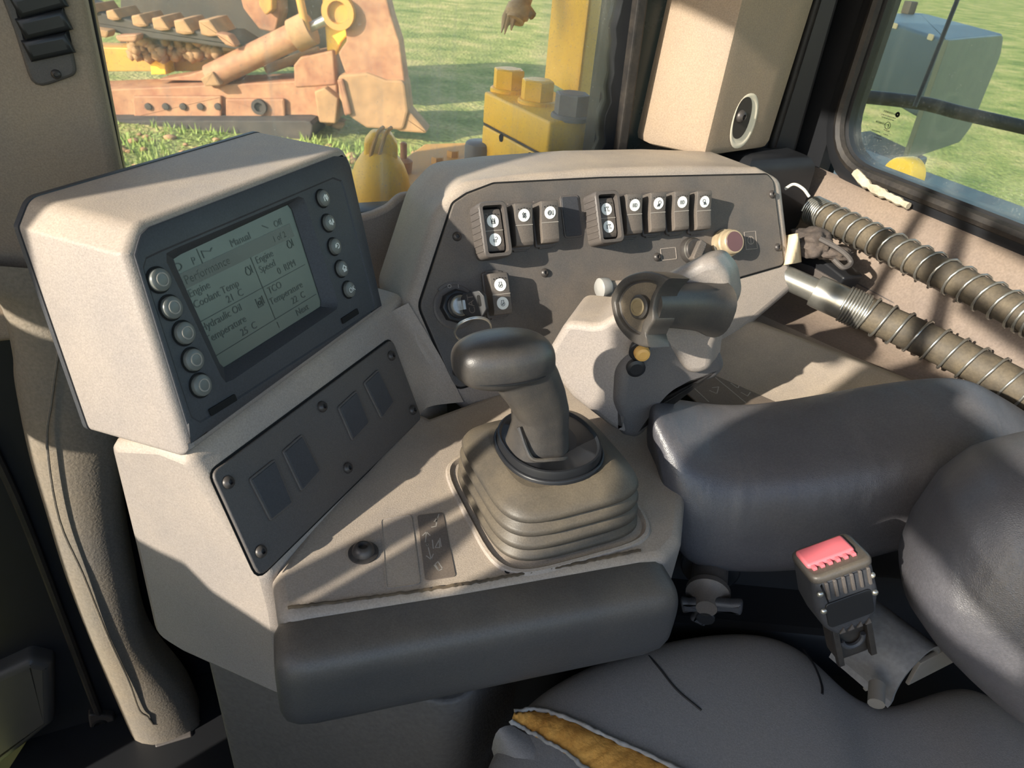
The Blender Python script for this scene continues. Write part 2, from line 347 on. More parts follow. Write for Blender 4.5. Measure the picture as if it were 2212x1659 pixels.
# window 1
w1 = struct('window_1', 'dusty side window beyond the console')
gl = F1.pts([(192, 0), (268, 400), (1290, 345), (1330, 0)])
sl0 = (gl[0][0]-gl[1][0])/(gl[0][1]-gl[1][1]); sl1 = (gl[3][0]-gl[2][0])/(gl[3][1]-gl[2][1])
zt = 1.72; zb = .86
g1 = [(gl[1][0]+sl0*(zb-gl[1][1]), zb), (gl[2][0]+sl1*(zb-gl[2][1]), zb), (gl[2][0]+sl1*(zt-gl[2][1]), zt), (gl[0][0]+sl0*(zt-gl[0][1]), zt)]
bm = BM(); prism(bm, F1, [(g1[0][0]-.03, zb), (g1[1][0]+.02, zb), (g1[2][0]+.02, zt), (g1[3][0]-.03, zt)], -.006, 0); obj('pane', bm, M_glass, w1)
def strip(a, b, frame, w0, w1_, c0, c1, m, name, par, bev=.003):
    bm = BM(); prism(bm, frame, [(a[0]+w0, a[1]), (a[0]+w1_, a[1]), (b[0]+w1_, b[1]), (b[0]+w0, b[1])], c0, c1, bev); return obj(name, bm, m, par)
strip(g1[0], g1[3], F1, -.02, .004, -.02, .016, M_black, 'left_gasket', w1)
# right gasket with its ragged sealant edge
bm = BM(); rg = random.Random(3); pl = []; n = 46
for i in range(n+1):
    t = i/n; pl.append((g1[1][0]+(g1[2][0]-g1[1][0])*t+rg.uniform(-.005, .004), zb+(zt-zb)*t))
prism(bm, F1, pl+[(g1[2][0]+.03, zt), (g1[1][0]+.03, zb)], -.015, .012, .002, 2); obj('right_gasket', bm, M_black, w1)
strip(g1[1], g1[2], F1, .018, .034, .0, .026, M_rubber, 'gasket_lip', w1)
M_dkgreen = mat('dark_green_tint', srgb(34, 44, 44), .25, dust=srgb(60, 66, 60), dust_amt=.4, dust_scale=6)
strip(g1[1], g1[2], F1, .03, .13, -.02, .0, M_dkgreen, 'dark_glass_band', w1)
bm = BM(); box(bm, F1, (g1[0][0]-.1, g1[1][0]+.2), (zb-.06, zb+.01), (-.03, .02), .004); obj('sill', bm, M_rubber, w1)

# left pillar trim with its louvre
t1 = struct('trim_1', 'beige left pillar cover with black louvre')
FP = fg(.885)
p = FP.pts([(186, 0), (266, 385), (262, 560)]); s_ = (p[0][0]-p[1][0])/(p[0][1]-p[1][1])
pil = [(-.85, .80), (p[2][0]+.0, .80), (p[1][0], p[1][1]), (p[0][0]+s_*(RZ_-p[0][1]), RZ_), (-.85, RZ_)]
bm = BM(); prism(bm, FP, pil, -.03, .012, .012, 4); obj('pillar_cover', bm, M_beige2, t1)
bm = BM(); FV = FP.at(0, 0, .012)
vp = rpoly(FV.pts([(-70, -200), (30, 60), (72, 194), (168, 160), (130, -30), (75, -200)]), [.005, .0, .012, .01, 0, .005])
prism(bm, FV, vp, 0, .005, .003); obj('louvre_plate', bm, M_char, t1)
ri = FV.pts([(-20, -190), (62, 122), (158, 100), (140, 20), (75, -190)])
bm = BM(); prism(bm, FV, rpoly(ri, .006), .0045, .0062, 0); obj('louvre_opening', bm, M_hole, t1)
for k, (a, b) in enumerate((((36, 20), (140, -8)), ((48, 66), (150, 42)), ((24, -30), (128, -60)), ((60, 112), (156, 92)))):
    pa = V(*FV.px(*a)); pb = V(*FV.px(*b)); d = nrm(pb-pa); q = V(-d[1], d[0])
    bm = BM(); prism(bm, FV, [tuple(pa-q*.008), tuple(pb-q*.008), tuple(pb+q*.011), tuple(pa+q*.011)], .005, .012, .005, 3); obj('louvre_slat', bm, M_black, t1)
def screw(fr, r, parent, m=None, name='screw'):
    bm = BM(); f0 = WORLD
    lathe(bm, f0, [(r, 0), (r, .2*r), (.82*r, .55*r), (.42*r, .75*r), (.38*r, .3*r)], 18, True, True)
    return obj(name, bm, m or M_screw, parent, fr=fr)
screw(FV.at(*FV.px(122, 158), .005), .0045, t1)

# textured lower trim
t3 = struct('trim_2', 'textured grey fender trim left of the console')
FT = fg(.87)
Lp = FT.pts([(-110, 545), (-90, 600), (-5, 650), (26, 760), (32, 830), (62, 980), (100, 1110), (140, 1240), (190, 1370), (245, 1500), (290, 1600), (330, 1670), (400, 1800)])
Rp = FT.pts([(262, 560), (262, 600), (262, 680), (262, 760), (262, 830), (262, 980), (268, 1110), (290, 1240), (322, 1370), (405, 1480), (445, 1580), (474, 1670), (520, 1800)])
Ls = spline([(a, b, 0) for a, b in Lp], 5); Rs = spline([(a, b, 0) for a, b in Rp], 5); prof = [(0, -.03), (0, .0), (.05, .012), (.15, .022), (.3, .031), (.45, .034), (.65, .033), (.85, .029), (.98, .02), (1, -.03)]
bm = BM(); ng = len(Ls)
grid(bm, lambda u, v: FT.w(*(lambda L, R, q: (L[0]+(R[0]-L[0])*q[0], L[1]+(R[1]-L[1])*q[0], q[1]))(Ls[int(round(u*(ng-1)))], Rs[int(round(u*(ng-1)))], prof[int(round(v*9))])), ng, 10)
obj('fender_trim', bm, M_trimg, t3, ang=70)
sm = spline([FT.w(*FT.px(u, v, .034), .036) for u, v in ((128, 745), (112, 860), (102, 960), (128, 1120), (180, 1240), (232, 1370), (278, 1470), (300, 1530), (318, 1545))], 5)+spline([FT.w(*FT.px(u, v, .02), c) for u, v, c in ((330, 1548, .034), (380, 1556, .026), (432, 1566, .012))], 4)
bm = BM(); tube(bm, sm, .0016, 6); obj('trim_seam', bm, M_trimg, t3)
FL = FT.at(0, 0, .03)
bm = BM(); prism(bm, FL, rpoly(FL.pts([(334, 1606), (412, 1580), (442, 1590), (478, 1720), (372, 1730)]), .004), -.02, .008, .003); obj('vent_frame', bm, M_char, t3)
bm = BM(); prism(bm, FL, FL.pts([(360, 1624), (398, 1610), (420, 1700), (380, 1710)]), .0, .0085); obj('vent_opening', bm, M_hole, t3)
for k in range(5):
    y = 1622+20*k; pa = V(*FL.px(362+5*k, y)); pb = V(*FL.px(400+5*k, y-12)); q = V(0, .006)
    pm = (pa+pb)/2+V(0, .006)
    bm = BM(); tube(bm, spline([FL.w(*pa, .009), FL.w(*pm, .011), FL.w(*pb, .009)], 4), .0035, 6); obj('vent_slat', bm, M_rubber, t3)
# dark door panel at the far left
d1 = struct('door_1', 'black lower door panel at the far left')
FDo = fg(.92)
bm = BM(); prism(bm, FDo, FDo.pts([(-300, 560), (120, 640), (330, 1400), (420, 1750), (-300, 1900)]), -.03, 0, .004); obj('door_panel', bm, M_black, d1)
M_patch = mat('scuffed_black_plastic', srgb(66, 66, 66), .38, dust=srgb(90, 86, 78), dust_amt=.3, dust_scale=12)
bm = BM(); prism(bm, FDo, rpoly(FDo.pts([(-120, 1480), (70, 1393), (118, 1405), (120, 1530), (-20, 1640), (-120, 1700)]), .012), 0, .03, .014, 4); obj('door_pocket', bm, M_patch, d1)
bm = BM(); tube(bm, spline([FDo.w(*FDo.px(u, v), .006) for u, v in ((-30, 930), (40, 1080), (110, 1260), (200, 1500), (262, 1660))], 4), .006, 8); obj('door_seal', bm, M_rubber, d1)
bm = BM(); prism(bm, FDo, rpoly(FDo.pts([(190, 1530), (245, 1535), (262, 1580), (200, 1592)]), .006), 0, .012, .003); b_ = obj('door_bracket', bm, M_screw, d1)
f_ = FDo.at(*FDo.px(216, 1552), .012)
bm = BM(); lathe(bm, WORLD, [(.007, 0), (.009, .002), (.012, 0)], 20, True, False); obj('bracket_hole', bm, M_hole, b_, fr=f_)
M_dirt = mat('caked_dirt', srgb(92, 78, 60), .95, 1., 120, dust=srgb(50, 44, 38), dust_amt=.9, dust_scale=40)
bm = BM()
dp = FDo.pts([(200, 1600), (270, 1575), (300, 1640), (330, 1760), (200, 1780)]); prism(bm, FDo, dp, 0, .014, .004); obj('caked_dirt', bm, M_dirt, d1)

# right rear: wall, window 2, black corner post, beige pillar cover
wr = struct('wall_right', 'beige padded side wall under the rear window')
rows = [((.945, .90, .952), (.945, -.2, .952)), ((.928, .90, .948), (.93, -.2, .948)), ((.915, .88, .925), (.918, -.2, .925)), ((.858, .82, .818), (.895, -.2, .818)), ((.850, .815, .808), (.885, -.2, .806)),
        ((.845, .81, .800), (.878, -.2, .798)), ((.75, .755, .798), (.87, .1, .798)), ((.70, .70, .800), (.86, .1, .800))]
bm = BM(); nn = 24
grid(bm, lambda u, v: (lambda r: hg(*[r[0][k]+(r[1][k]-r[0][k])*u for k in range(3)]))(rows[int(round(v*7))]), nn, 8)
obj('wall_panel', bm, M_deckb, wr, ang=60)
# panel seam and lower mount plate
bm = BM(); tube(bm, [hg(.872, .835, .846), hg(.876, .70, .844), hg(.886, .40, .842)], .0012, 6); obj('panel_seam', bm, M_char, wr)
tr3 = struct('trim_4', 'black corner post between the two windows')
bm = BM(); prism(bm, fg(.945), [(.56, .90), (.945, .90), (.945, RZ_), (.56, RZ_)], -.03, 0); obj('corner_backing', bm, M_black, tr3)
FK = fg(.93)
pk = FK.pts([(1765, 0), (1925, 0), (1852, 240), (1845, 300), (1862, 380), (1690, 400), (1640, 345)])
bm = BM(); FKp = Fr(hg(.90, .93, 0), nrm(HH-GG*.6), UP)
box(bm, FKp, (-.20, .03), (.86, RZ_), (-.02, .0), .004); obj('post_face', bm, M_black, tr3)
for k, a in enumerate((-.115, -.06, -.012)):
    bm = BM(); tube(bm, [FKp.w(a+.0, .90, .0), FKp.w(a+.01, 1.2, .004), FKp.w(a+.04, RZ_, .004)], .007, 10); obj('post_seal', bm, M_rubber, tr3)
# window 2: rounded hole in a black frame
w2 = struct('window_2', 'tinted rear window with rounded black rubber frame')
hp = F2.pts([(1925, 0), (1858, 200), (1843, 372), (2212, 482)])
zb2 = hp[3][1]; gL = hp[1][0]; sl2 = (hp[0][0]-hp[1][0])/(hp[0][1]-hp[1][1])
gb = hp[1][0]-sl2*(hp[1][1]-zb2); gt = hp[0][0]+sl2*(1.70-hp[0][1])
hole = rpoly([(gb, zb2+.0), (gt, 1.70), (-.25, 1.70), (-.25, zb2)], [.075, .05, .05, .05], 8)
hole = ccw(hole); outer = offs(hole, -.045)
bm = BM(); loft(bm, [[F2.w(a, b, .02) for a, b in outer], [F2.w(a, b, -.004) for a, b in outer], [F2.w(a, b, -.012) for a, b in offs(hole, -.02)], [F2.w(a, b, -.006) for a, b in hole], [F2.w(a, b, .02) for a, b in hole]], False, False); obj('window_frame', bm, M_black, w2)
bm = BM(); prism(bm, F2, [(gb+.03, zb2-.06), (1.0, zb2-.06), (1.0, RZ_), (gt+.03, RZ_)], -.002, .02); obj('frame_fill', bm, M_black, w2)
bm = BM(); tube(bm, [F2.w(a, b, -.012) for a, b in offs(hole, -.012)], .009, 8, closed=True); obj('rubber_seal', bm, M_rubber, w2)
bm = BM(); prism(bm, F2, offs(hole, -.01), .004, .009); obj('pane', bm, M_tint, w2)
# etched glass mark in the corner of window 2
Fg2 = F2.at(*F2.px(1912, 262), .0035)
Fg2 = Fr(Fg2.o, -GG, UP)
bm = BM()
def arc0(cx, cy, r): return [(cx+r*math.cos(2*PI*i/16), cy+r*math.sin(2*PI*i/16)) for i in range(17)]
rg = random.Random(17)
for y, x0, x1, hh in ((.012, -.010, .012, .0022), (.007, -.012, .012, .0012), (.0035, -.010, .012, .0010), (-.0045, -.018, -.002, .0022), (-.012, .000, .010, .0010), (-.017, -.020, -.006, .0012), (-.0175, .002, .010, .0012), (-.0215, -.010, .0, .0012), (-.0255, -.012, .002, .0012)):
    x = x0
    while x < x1: strokes(bm, Fg2, [[(x, y-hh/2), (x+rg.uniform(-.0003, .0005), y+hh/2)]], .0007, 0); x += rg.uniform(.0014, .0022)
strokes(bm, Fg2, [arc0(.014, .0125, .0016), arc0(.014, .0125, .0028)], .0018, 0); strokes(bm, Fg2, [arc0(.004, -.0052, .0048), [(.002, -.004), (.006, -.0045)], [(.005, -.002), (.0055, -.008)]], .0007, 0)
obj('glass_mark', bm, M_ink, w2)
M_seal = mat('old_sealant', srgb(196, 184, 160), .8, dust=srgb(120, 110, 96), dust_amt=.8, dust_scale=60)
bm = BM(); rg = random.Random(5)
path = spline([F2.w(*F2.px(u, v, -.02), -.022) for u, v in ((1850, 372), (1880, 402), (1925, 425), (1965, 445))], 6)
tube(bm, path, [.004+rg.uniform(0, .004) for _ in path], 7); obj('sealant_bead', bm, M_seal, w2)

# beige pillar cover with grab hole
tr4 = struct('trim_3', 'beige pillar cover with round screw hole behind the dash')
def vline(u, v, u2, v2, g):
    f = fg(g); a = f.px(u, v); b = f.px(u2, v2); s = (a[0]-b[0])/(a[1]-b[1]); return lambda z: GG*g+HH*(b[0]+s*(z-b[1]))+UP*z, b[1]
e1, z1 = vline(1470, 0, 1400, 300, .90); e2, z2 = vline(1603, 0, 1522, 332, .832); e3, z3 = vline(1768, 0, 1658, 345, .868)
zz = [z2+.0, z2+.012, z2+.1, z2+.3, RZ_]
def ringz(z, k=1.):
    c = (e1(z)+e2(z)+e3(z)+hg(0, .0, 0))/3; pts = []
    A, B, D = e1(z), e2(z), e3(z); bk = GG*.10
    for q in [A+bk*.5]+[A+(B-A)*t for t in (0, .5, .84, .93)]+[B*.985+A*.0075+D*.0075]+[B+(D-B)*t for t in (.05, .12, .4, .7, .92)]+[D+bk*.1-HH*.0, D+bk*.5]: pts.append(c+(q-c)*k)
    return pts
bm = BM(); r_ = [ringz(z2-.004, .90), ringz(z2-.002, .96), ringz(z2+.006, 1.0)]+[ringz(z) for z in zz[2:]]; loft(bm, r_, True, True); obj('pillar_cover', bm, M_beige2, tr4)
zc = z2+.055; nB_ = nrm(np.cross(e3(zc)-e2(zc), UP)); nB_ = nB_ if nB_@(CAM-e2(zc)) > 0 else -nB_
fx = nrm(e3(zc)-e2(zc)); fo = onpl(1607, 262, e2(zc), nB_); FHo = Fr(fo, fx, UP); FHo.z = nB_
bm = BM(); o_ = se(28, .026, .036, 2.2)
loft(bm, [[FHo.w(a*s, b*s, c) for a, b in o_] for s, c in ((1.06, .0003), (1.0, .0010), (.93, .0010), (.86, .0005))], False, True); obj('recess_rim', bm, mat('painted_lit_rim', srgb(226, 214, 192), .6), tr4)  # pale ring painted as the sunlit wall of the cup
bm = BM(); loft(bm, [[FHo.w(a*.70-.007, b*.80+.005, c) for a, b in o_] for c in (.0004, .0012)], True, True); obj('recess_hole', bm, mat('painted_recess_shade', srgb(60, 54, 48), .8), tr4)  # dark oval painted as the shaded inside, set off-centre
screw(FHo.at(-.012, .008, .0012), .009, tr4)

# rear wall, roof and door side of the cab, out of the frame
RZ = 1.985
cl = struct('ceiling'); bm = BM(); box(bm, Fr((0, 0, 0), HH, GG), (-.80, 1.0), (-.75, 1.55), (RZ, RZ+.05), .01); obj('roof_panel', bm, M_beige2, cl)  # overhang past the window added to cut sky light
wl = struct('wall_left'); FW1 = fh(-.755)  # unseen door side, its openings cut to shape the sun patches
def wpart(name, pts, m=M_beige2, par=wl, f=FW1, th=.03, r=.0):
    bm = BM(); prism(bm, f, rpoly(pts, r) if r else pts, 0, th, .002 if th > .01 else 0, 2); return obj(name, bm, m, par)
wpart('door_sill', [(.162, .93), (.75, .93), (.75, 1.077), (.337, 1.079), (.300, 1.085), (.275, 1.092), (.252, 1.078), (.162, 1.078)])
wpart('door_lower', [(-.36, .04), (.60, .04), (.60, .97), (-.36, .97)], M_black)
wpart('door_front_rail', [(.70, .04), (1.0, .04), (1.0, .97), (.70, .97)], M_black)
wpart('front_pillar', [(0.3420, 1.0830), (1.0, 1.127), (1.0, 1.53), (.61, 1.53), (0.6320, 1.8560), (0.5770, 1.8560), (0.4850, 1.5560), (0.3950, 1.3460)])
wpart('header', [(-.72, 1.815), (1.0, 1.815), (1.0, RZ), (-.72, RZ)])
FW2 = fh(-.743)
wpart('sun_mask_bar', [(.1565, .95), (.186, .95), (.187, 1.165), (.189, 1.20), (.185, 1.226), (.181, 1.30), (.162, 1.36), (.164, 1.42), (.168, 1.44), (.150, 1.455), (.136, 1.49), (.150, 1.54), (.15, 1.83), (.13, 1.83), (.130, 1.54), (.114, 1.49), (.117, 1.445), (.124, 1.418), (.142, 1.402), (.142, 1.36), (.163, 1.30), (.167, 1.225), (.1625, 1.197), (.1565, 1.165)], M_black, f=FW2, th=.006)  # unseen bar added to cast a stripe over deck and joystick
wpart('sun_mask_clip', [(.074, 1.486), (.110, 1.484), (.150, 1.470), (.160, 1.485), (.158, 1.512), (.134, 1.518), (.110, 1.523), (.074, 1.520)], M_black, f=FW2, th=.006, r=.006)  # unseen piece added to shade the lever handle
wpart('unseen_rear_post', [(-.30, .93), (.158, .93), (.158, 1.15), (.149, 1.16), (.153, 1.197), (.157, 1.22), (.155, 1.245), (.145, 1.245), (.125, 1.215), (.118, 1.206), (.100, 1.200), (.090, 1.208), (.088, 1.236), (.075, 1.246), (.060, 1.275), (.048, 1.302), (.052, 1.325), (.064, 1.345), (.069, 1.372), (.055, 1.376), (-.085, 1.376), (-.125, 1.376), (-.14, 1.390), (-.20, 1.383), (-.248, 1.386), (-.262, 1.393), (-.30, 1.393)], f=FW2, th=.006)  # unseen panel added, edge cut to shade seat, pad and deck
wpart('sun_mask_panel', [(.069, 1.370), (.070, 1.40), (.058, 1.44), (.052, 1.50), (.038, 1.535), (-.03, 1.548), (-.083, 1.55), (-.088, 1.535), (-.16, 1.530), (-.30, 1.53), (-.30, 1.39), (-.250, 1.39), (-.246, 1.409), (-.20, 1.421), (-.16, 1.433), (-.13, 1.429), (-.10, 1.406), (-.090, 1.380), (-.075, 1.370)], f=FW2, th=.006)  # unseen panel added to shade the armrest, notched for a sun band
for k, (a, b_, w_) in enumerate((((.02, 1.54), (.10, 1.815), .016), ((.02, 1.64), (-.28, 1.60), .016), ((.04, 1.74), (-.30, 1.70), .016))):
    p0 = V(*a); p1 = V(*b_); d = nrm(p1-p0); n_ = V(-d[1], d[0])*w_/2
    wpart('guard_bar', [tuple(p0-n_), tuple(p1-n_), tuple(p1+n_), tuple(p0+n_)], M_black)  # unseen bars added to break up the sunlight
wk = struct('wall_rear'); FRw = fg(-.70)
bm = BM(); box(bm, FRw, (-.75, 1.0), (.04, .82), (-.03, 0), .004); obj('rear_panel', bm, M_beige2, wk)
for a in ((-.75, -.62), (.80, 1.0)): bm = BM(); box(bm, FRw, a, (.82, RZ), (-.03, 0), .004); obj('unseen_rear_post', bm, M_beige2, wk)
bm = BM(); box(bm, fh(.985), (-.72, .97), (.04, .90), (-.03, 0), .004); obj('lower_panel', bm, M_black, wr)
bm = BM(); box(bm, fh(.985), (-.72, .97), (1.70, RZ), (-.03, 0), .004); obj('upper_panel', bm, M_beige2, wr)
bm = BM(); box(bm, fg(.96), (-.75, .98), (1.46, RZ), (-.03, 0), .004); obj('upper_panel', bm, M_beige2, wf)  # unseen header set low to keep sky light off the dash

# ================================================================== EXTERIOR
GZ = -1.4
gd = struct('ground', 'sunlit patchy grass field outside'); bm = BM(); box(bm, WORLD, (-60, 90), (-40, 120), (GZ-.3, GZ)); obj('grass_field', bm, M_ground, gd)

def hgp(p): return (float(p@HH), float(p@GG))
# ---- the parked dozer with its ripper, about ten metres off
FX = Fr((0, 10.1, 0), (1, 0, 0), UP)
doz = thing('parked_bulldozer', 'muddy parked bulldozer seen through the side window, rusty ripper shank and beam at its rear', 'bulldozer', (-2.2, 10.1, GZ))
M_trk = mat('shaded_track', srgb(58, 54, 52), .8, dust=srgb(98, 88, 78), dust_amt=.6, dust_scale=5)  # dark tone also fills in the shadow under the ripper beam
def xp(name, l, c0, c1, m, r=0., bev=.02, par=doz):
    bm = BM(); p = FX.pts(l); prism(bm, FX, rpoly(p, r, 3) if r else p, c0, c1, bev, 2, back=True); return obj(name, bm, m, par)
xp('dark_hull', [(150, -330), (620, -330), (705, -60), (700, 178), (160, 178)], -2.6, -1.2, M_dkst)
xp('lower_track', [(100, 244), (700, 244), (690, 288), (560, 300), (420, 312), (300, 326), (100, 340)], -1.2, .45, M_trk, .1)
xp('track_frame', [(120, 118), (470, 128), (500, 175), (120, 175)], -1.2, -.75, M_yelf)
xp('hull_step', [(286, 122), (318, 122), (326, 174), (292, 174)], -.75, -.45, M_yel)
bmx = xp('ripper_beam', [(180, 192), (500, 179), (640, 172), (730, 168), (735, 256), (480, 252), (180, 252)], -.6, .1, M_rust, .03)
xp('beam_plate', [(300, 202), (488, 202), (488, 250), (302, 250)], .1, .17, M_rust, .02, .02, bmx)
xp('beam_plate', [(497, 208), (622, 208), (624, 249), (498, 249)], .1, .17, M_rust, .02, .02, bmx)
for k in range(5):
    f = FX.at(*FX.px(334+37*k, 224), .17); bm = BM(); lathe(bm, f, [(.045, 0), (.045, .03), (.02, .035)], 12); obj('plate_bolt', bm, M_dkst, bmx)
f = FX.at(*FX.px(571, 224), .17); bm = BM(); lathe(bm, f, [(.10, 0), (.10, .06), (.06, .06), (.055, .01)], 18); obj('beam_pin', bm, M_dkst, bmx)
xp('beam_bracket', [(640, 138), (655, 120), (724, 106), (730, 180), (642, 186)], -.5, .12, M_rust, .03)
xp('bracket_fin', [(690, 190), (712, 182), (740, 205), (735, 258), (700, 256)], .0, .25, M_mud, .03)
xp('beam_gusset', [(330, 176), (400, 164), (480, 140), (520, 150), (500, 180)], -.5, -.1, M_rust)
xp('rust_fender', [(452, -80), (552, -80), (566, 40), (556, 86), (520, 78), (482, 30)], -1.1, -.7, M_rust, .08)
xp('orange_guard', [(520, -80), (560, -80), (560, 30), (545, 44), (530, 20)], -.7, -.5, M_yelf, .04)
def cylp(name, a, b, c, r, m, par=doz):
    A_ = FX.w(*FX.px(*a, c), c); B_ = FX.w(*FX.px(*b, c), c); bm = BM(); tube(bm, [A_, A_+(B_-A_)*.5, B_], r, 20); return obj(name, bm, m, par)
cy = cylp('ripper_cylinder', (455, 166), (660, 66), .1, .155, M_rust); cylp('cylinder_collar', (636, 78), (672, 60), .1, .20, M_mud, cy); cylp('cylinder_rod', (665, 62), (742, 24), .1, .06, M_steel, cy)
xp('cylinder_ear', [(452, 162), (478, 146), (496, 176), (462, 178)], -.1, .3, M_mud, .02)
cylp('guard_bar', (640, -40), (662, 66), .2, .05, M_yelf); cylp('hose_bracket', (575, 150), (690, 110), -.3, .06, M_mud)
xp('yellow_carrier', [(690, -60), (762, -60), (756, 70), (736, 92), (722, 128), (706, 110), (700, 40)], -.5, .0, M_yel, .05)
sh_ = xp('ripper_shank', [(742, -60), (828, -60), (850, 30), (868, 86), (878, 160), (884, 214), (800, 222), (752, 150), (738, 110), (756, 84), (748, 30)], -.15, .18, M_rust, .06)
xp('shank_mud', [(738, 156), (800, 150), (842, 166), (880, 166), (888, 232), (878, 272), (800, 268), (764, 244), (742, 204)], -.2, .24, M_mud, .08, .03, sh_)
xp('shank_tip', [(840, 216), (884, 226), (932, 282), (870, 277), (836, 262)], -.14, .2, M_mud, .04, .03, sh_)
f = FX.at(*FX.px(742, 22), .18); bm = BM(); lathe(bm, f, [(.20, 0), (.20, .12), (.13, .12), (.12, .05)], 24); obj('shank_pin', bm, M_yelf, sh_)
xp('shank_rib', [(740, 164), (752, 162), (770, 236), (756, 240)], .2, .3, M_rust, .02, .02, sh_)
# upper track run with its grouser teeth
xp('track_run', [(150, -2), (210, 22), (300, 44), (400, 62), (500, 72), (545, 100), (520, 106), (430, 92), (300, 78), (200, 56), (150, 40)], -.5, .1, M_dkst, .02)
for (x, y) in ((202, 26), (250, 40), (305, 54), (350, 62), (398, 70), (452, 74)):
    k = .55+.45*(x-180)/270
    xp('grouser', [(x-8*k, y-2), (x-14*k, y-40*k+8), (x+10*k, y-34*k), (x+34*k, y), (x+10*k, y+2)], -.45, .15, M_mud, .02)
xp('track_link', [(215, 54), (262, 60), (256, 76), (222, 70)], .1, .3, M_mud, .05); xp('track_link', [(272, 70), (322, 68), (316, 84), (280, 84)], .1, .3, M_rust, .05)
xp('track_link', [(478, 62), (512, 70), (532, 98), (506, 90)], .1, .3, M_rust, .05)
rg = random.Random(31)
bm = BM()
for k in range(150):
    u = rg.uniform(282, 472); v = rg.uniform(84, 124)-(6 if u > 440 else 0); c = rg.uniform(-.6, -.2); q_ = FX.w(*FX.px(u, v, c), c); r_ = rg.uniform(.04, .10)
    mm = bmesh.ops.create_icosphere(bm, subdivisions=1, radius=r_)
    for v_ in mm['verts']: v_.co = Vector((v_.co.x*rg.uniform(.7, 1.2), v_.co.y, v_.co.z*rg.uniform(.7, 1.2)))+Vector(q_)
o = obj('mud_clods', bm, M_mud, doz, ang=60); o['kind'] = 'stuff'
bm = BM()
for k in range(60):
    u = rg.uniform(250, 760); v = 258+rg.uniform(0, 36)*(1 if u < 700 else .4); c = rg.uniform(-.6, .2); q_ = FX.w(*FX.px(u, v, c), c); r_ = rg.uniform(.03, .09)
    mm = bmesh.ops.create_icosphere(bm, subdivisions=1, radius=r_)
    for v_ in mm['verts']: v_.co = Vector((v_.co.x*rg.uniform(.8, 1.8), v_.co.y, v_.co.z*rg.uniform(.6, 1.))) + Vector(q_)
o = obj('mud_lumps', bm, M_mud, doz, ang=60); o['kind'] = 'stuff'
bm = BM()
for k in range(150):
    x = rg.uniform(-6, 1.2); y = rg.uniform(7.6, 9.6); r_ = rg.uniform(.02, .07); mm = bmesh.ops.create_icosphere(bm, subdivisions=1, radius=r_)
    for v_ in mm['verts']: v_.co = Vector((v_.co.x*rg.uniform(.8, 1.8), v_.co.y*1.3, v_.co.z*.7))+Vector((x, y, GZ+r_*.3))
sc_l = obj('soil_clods', bm, M_mud, ang=60); sc_l['kind'] = 'stuff'; tag(sc_l, 'tan soil clods scattered in the grass before the parked bulldozer', 'soil')
# long grass and soil at its foot
M_blade = mat('grass_blade', srgb(120, 150, 70), .8, dust=srgb(176, 176, 104), dust_amt=.8, dust_scale=2)
bm = BM(); rg = random.Random(41)
for k in range(9000):
    x = rg.uniform(-6.5, 2.2); y = rg.uniform(6.6, 9.62); 
    h_ = rg.uniform(.04, .11)*(1.2 if math.sin(x*2.3)+math.sin(y*3.1+x) > .2 else .35); a = rg.uniform(0, PI); d = .012; dx, dy = math.cos(a)*d, math.sin(a)*d; lx, ly = rg.uniform(-.05, .05), rg.uniform(-.05, .05)
    b_ = [bm.verts.new(p) for p in ((x-dx, y-dy, GZ), (x+dx, y+dy, GZ), (x+lx, y+ly, GZ+h_))]; bm.faces.new(b_)
tf = obj('grass_tufts', bm, M_blade, ang=180); tf['kind'] = 'stuff'; tag(tf, 'tufts of long green grass before the parked bulldozer', 'grass')

# ---- this machine's own yellow parts just outside the window
FG = Fr((0, 0, 0), HH, GG)
def zpts(l, z): return [hgp(onz(u, v, z)) for u, v in l]
rb_ = thing('roll_bar_mount', 'yellow roll bar post on a bolted yellow block outside the side window', 'roll bar', tuple(hg(.55, 1.15, .86)))
ZB = 1.0
blk = zpts([(1045, 197), (1188, 264), (1290, 258)], ZB); far = (blk[2][0]+(blk[0][0]-blk[1][0])+.05, blk[2][1]+(blk[0][1]-blk[1][1]))
blk = blk+[far]
bm = BM(); prism(bm, FG, rpoly(blk, .006), ZB-.052, ZB, .004, 3, back=True); obj('cap_block', bm, M_yel, rb_)
bm = BM(); prism(bm, FG, rpoly([(a+.001, b_+.001) for a, b_ in blk], .006), ZB-.055, ZB-.051, 0); obj('block_joint', bm, M_dkst, rb_)
bm = BM(); prism(bm, FG, rpoly(blk, .006), .84, ZB-.055, .004, 3, back=True); obj('base_block', bm, M_yel, rb_)
bm = BM(); Pp = zpts([(1176, 168), (1247, 208), (1300, 196)], ZB); Pp.append((Pp[2][0]+Pp[0][0]-Pp[1][0], Pp[2][1]+Pp[0][1]-Pp[1][1])); prism(bm, FG, rpoly(Pp, .006), ZB-.002, 2.1, 0); obj('roll_bar_post', bm, M_yel, rb_)
for (u, v), m in (((1103, 200), M_yel), ((1165, 226), M_yel), ((1240, 258), M_greycap)):
    p_ = onz(u, v, ZB); p_ = p_+GG*.012; f = Fr(p_, HH, GG)
    bm = BM(); lathe(bm, f, [(.031, -.002), (.031, .004), (.029, .006)], 28); wsh = obj('washer', bm, m, rb_)
    bm = BM(); prism(bm, f.at(0, 0, 0, .3), circ(0, 0, .0275, 6), .006, .036, .0025); lathe(bm, f, [(.021, .0355), (.019, .0368)], 20); obj('hex_bolt', bm, m, rb_)
f0 = Fr(onz(1188, 264, ZB), nrm(onz(1188, 264, ZB)-onz(1045, 197, ZB)), UP)
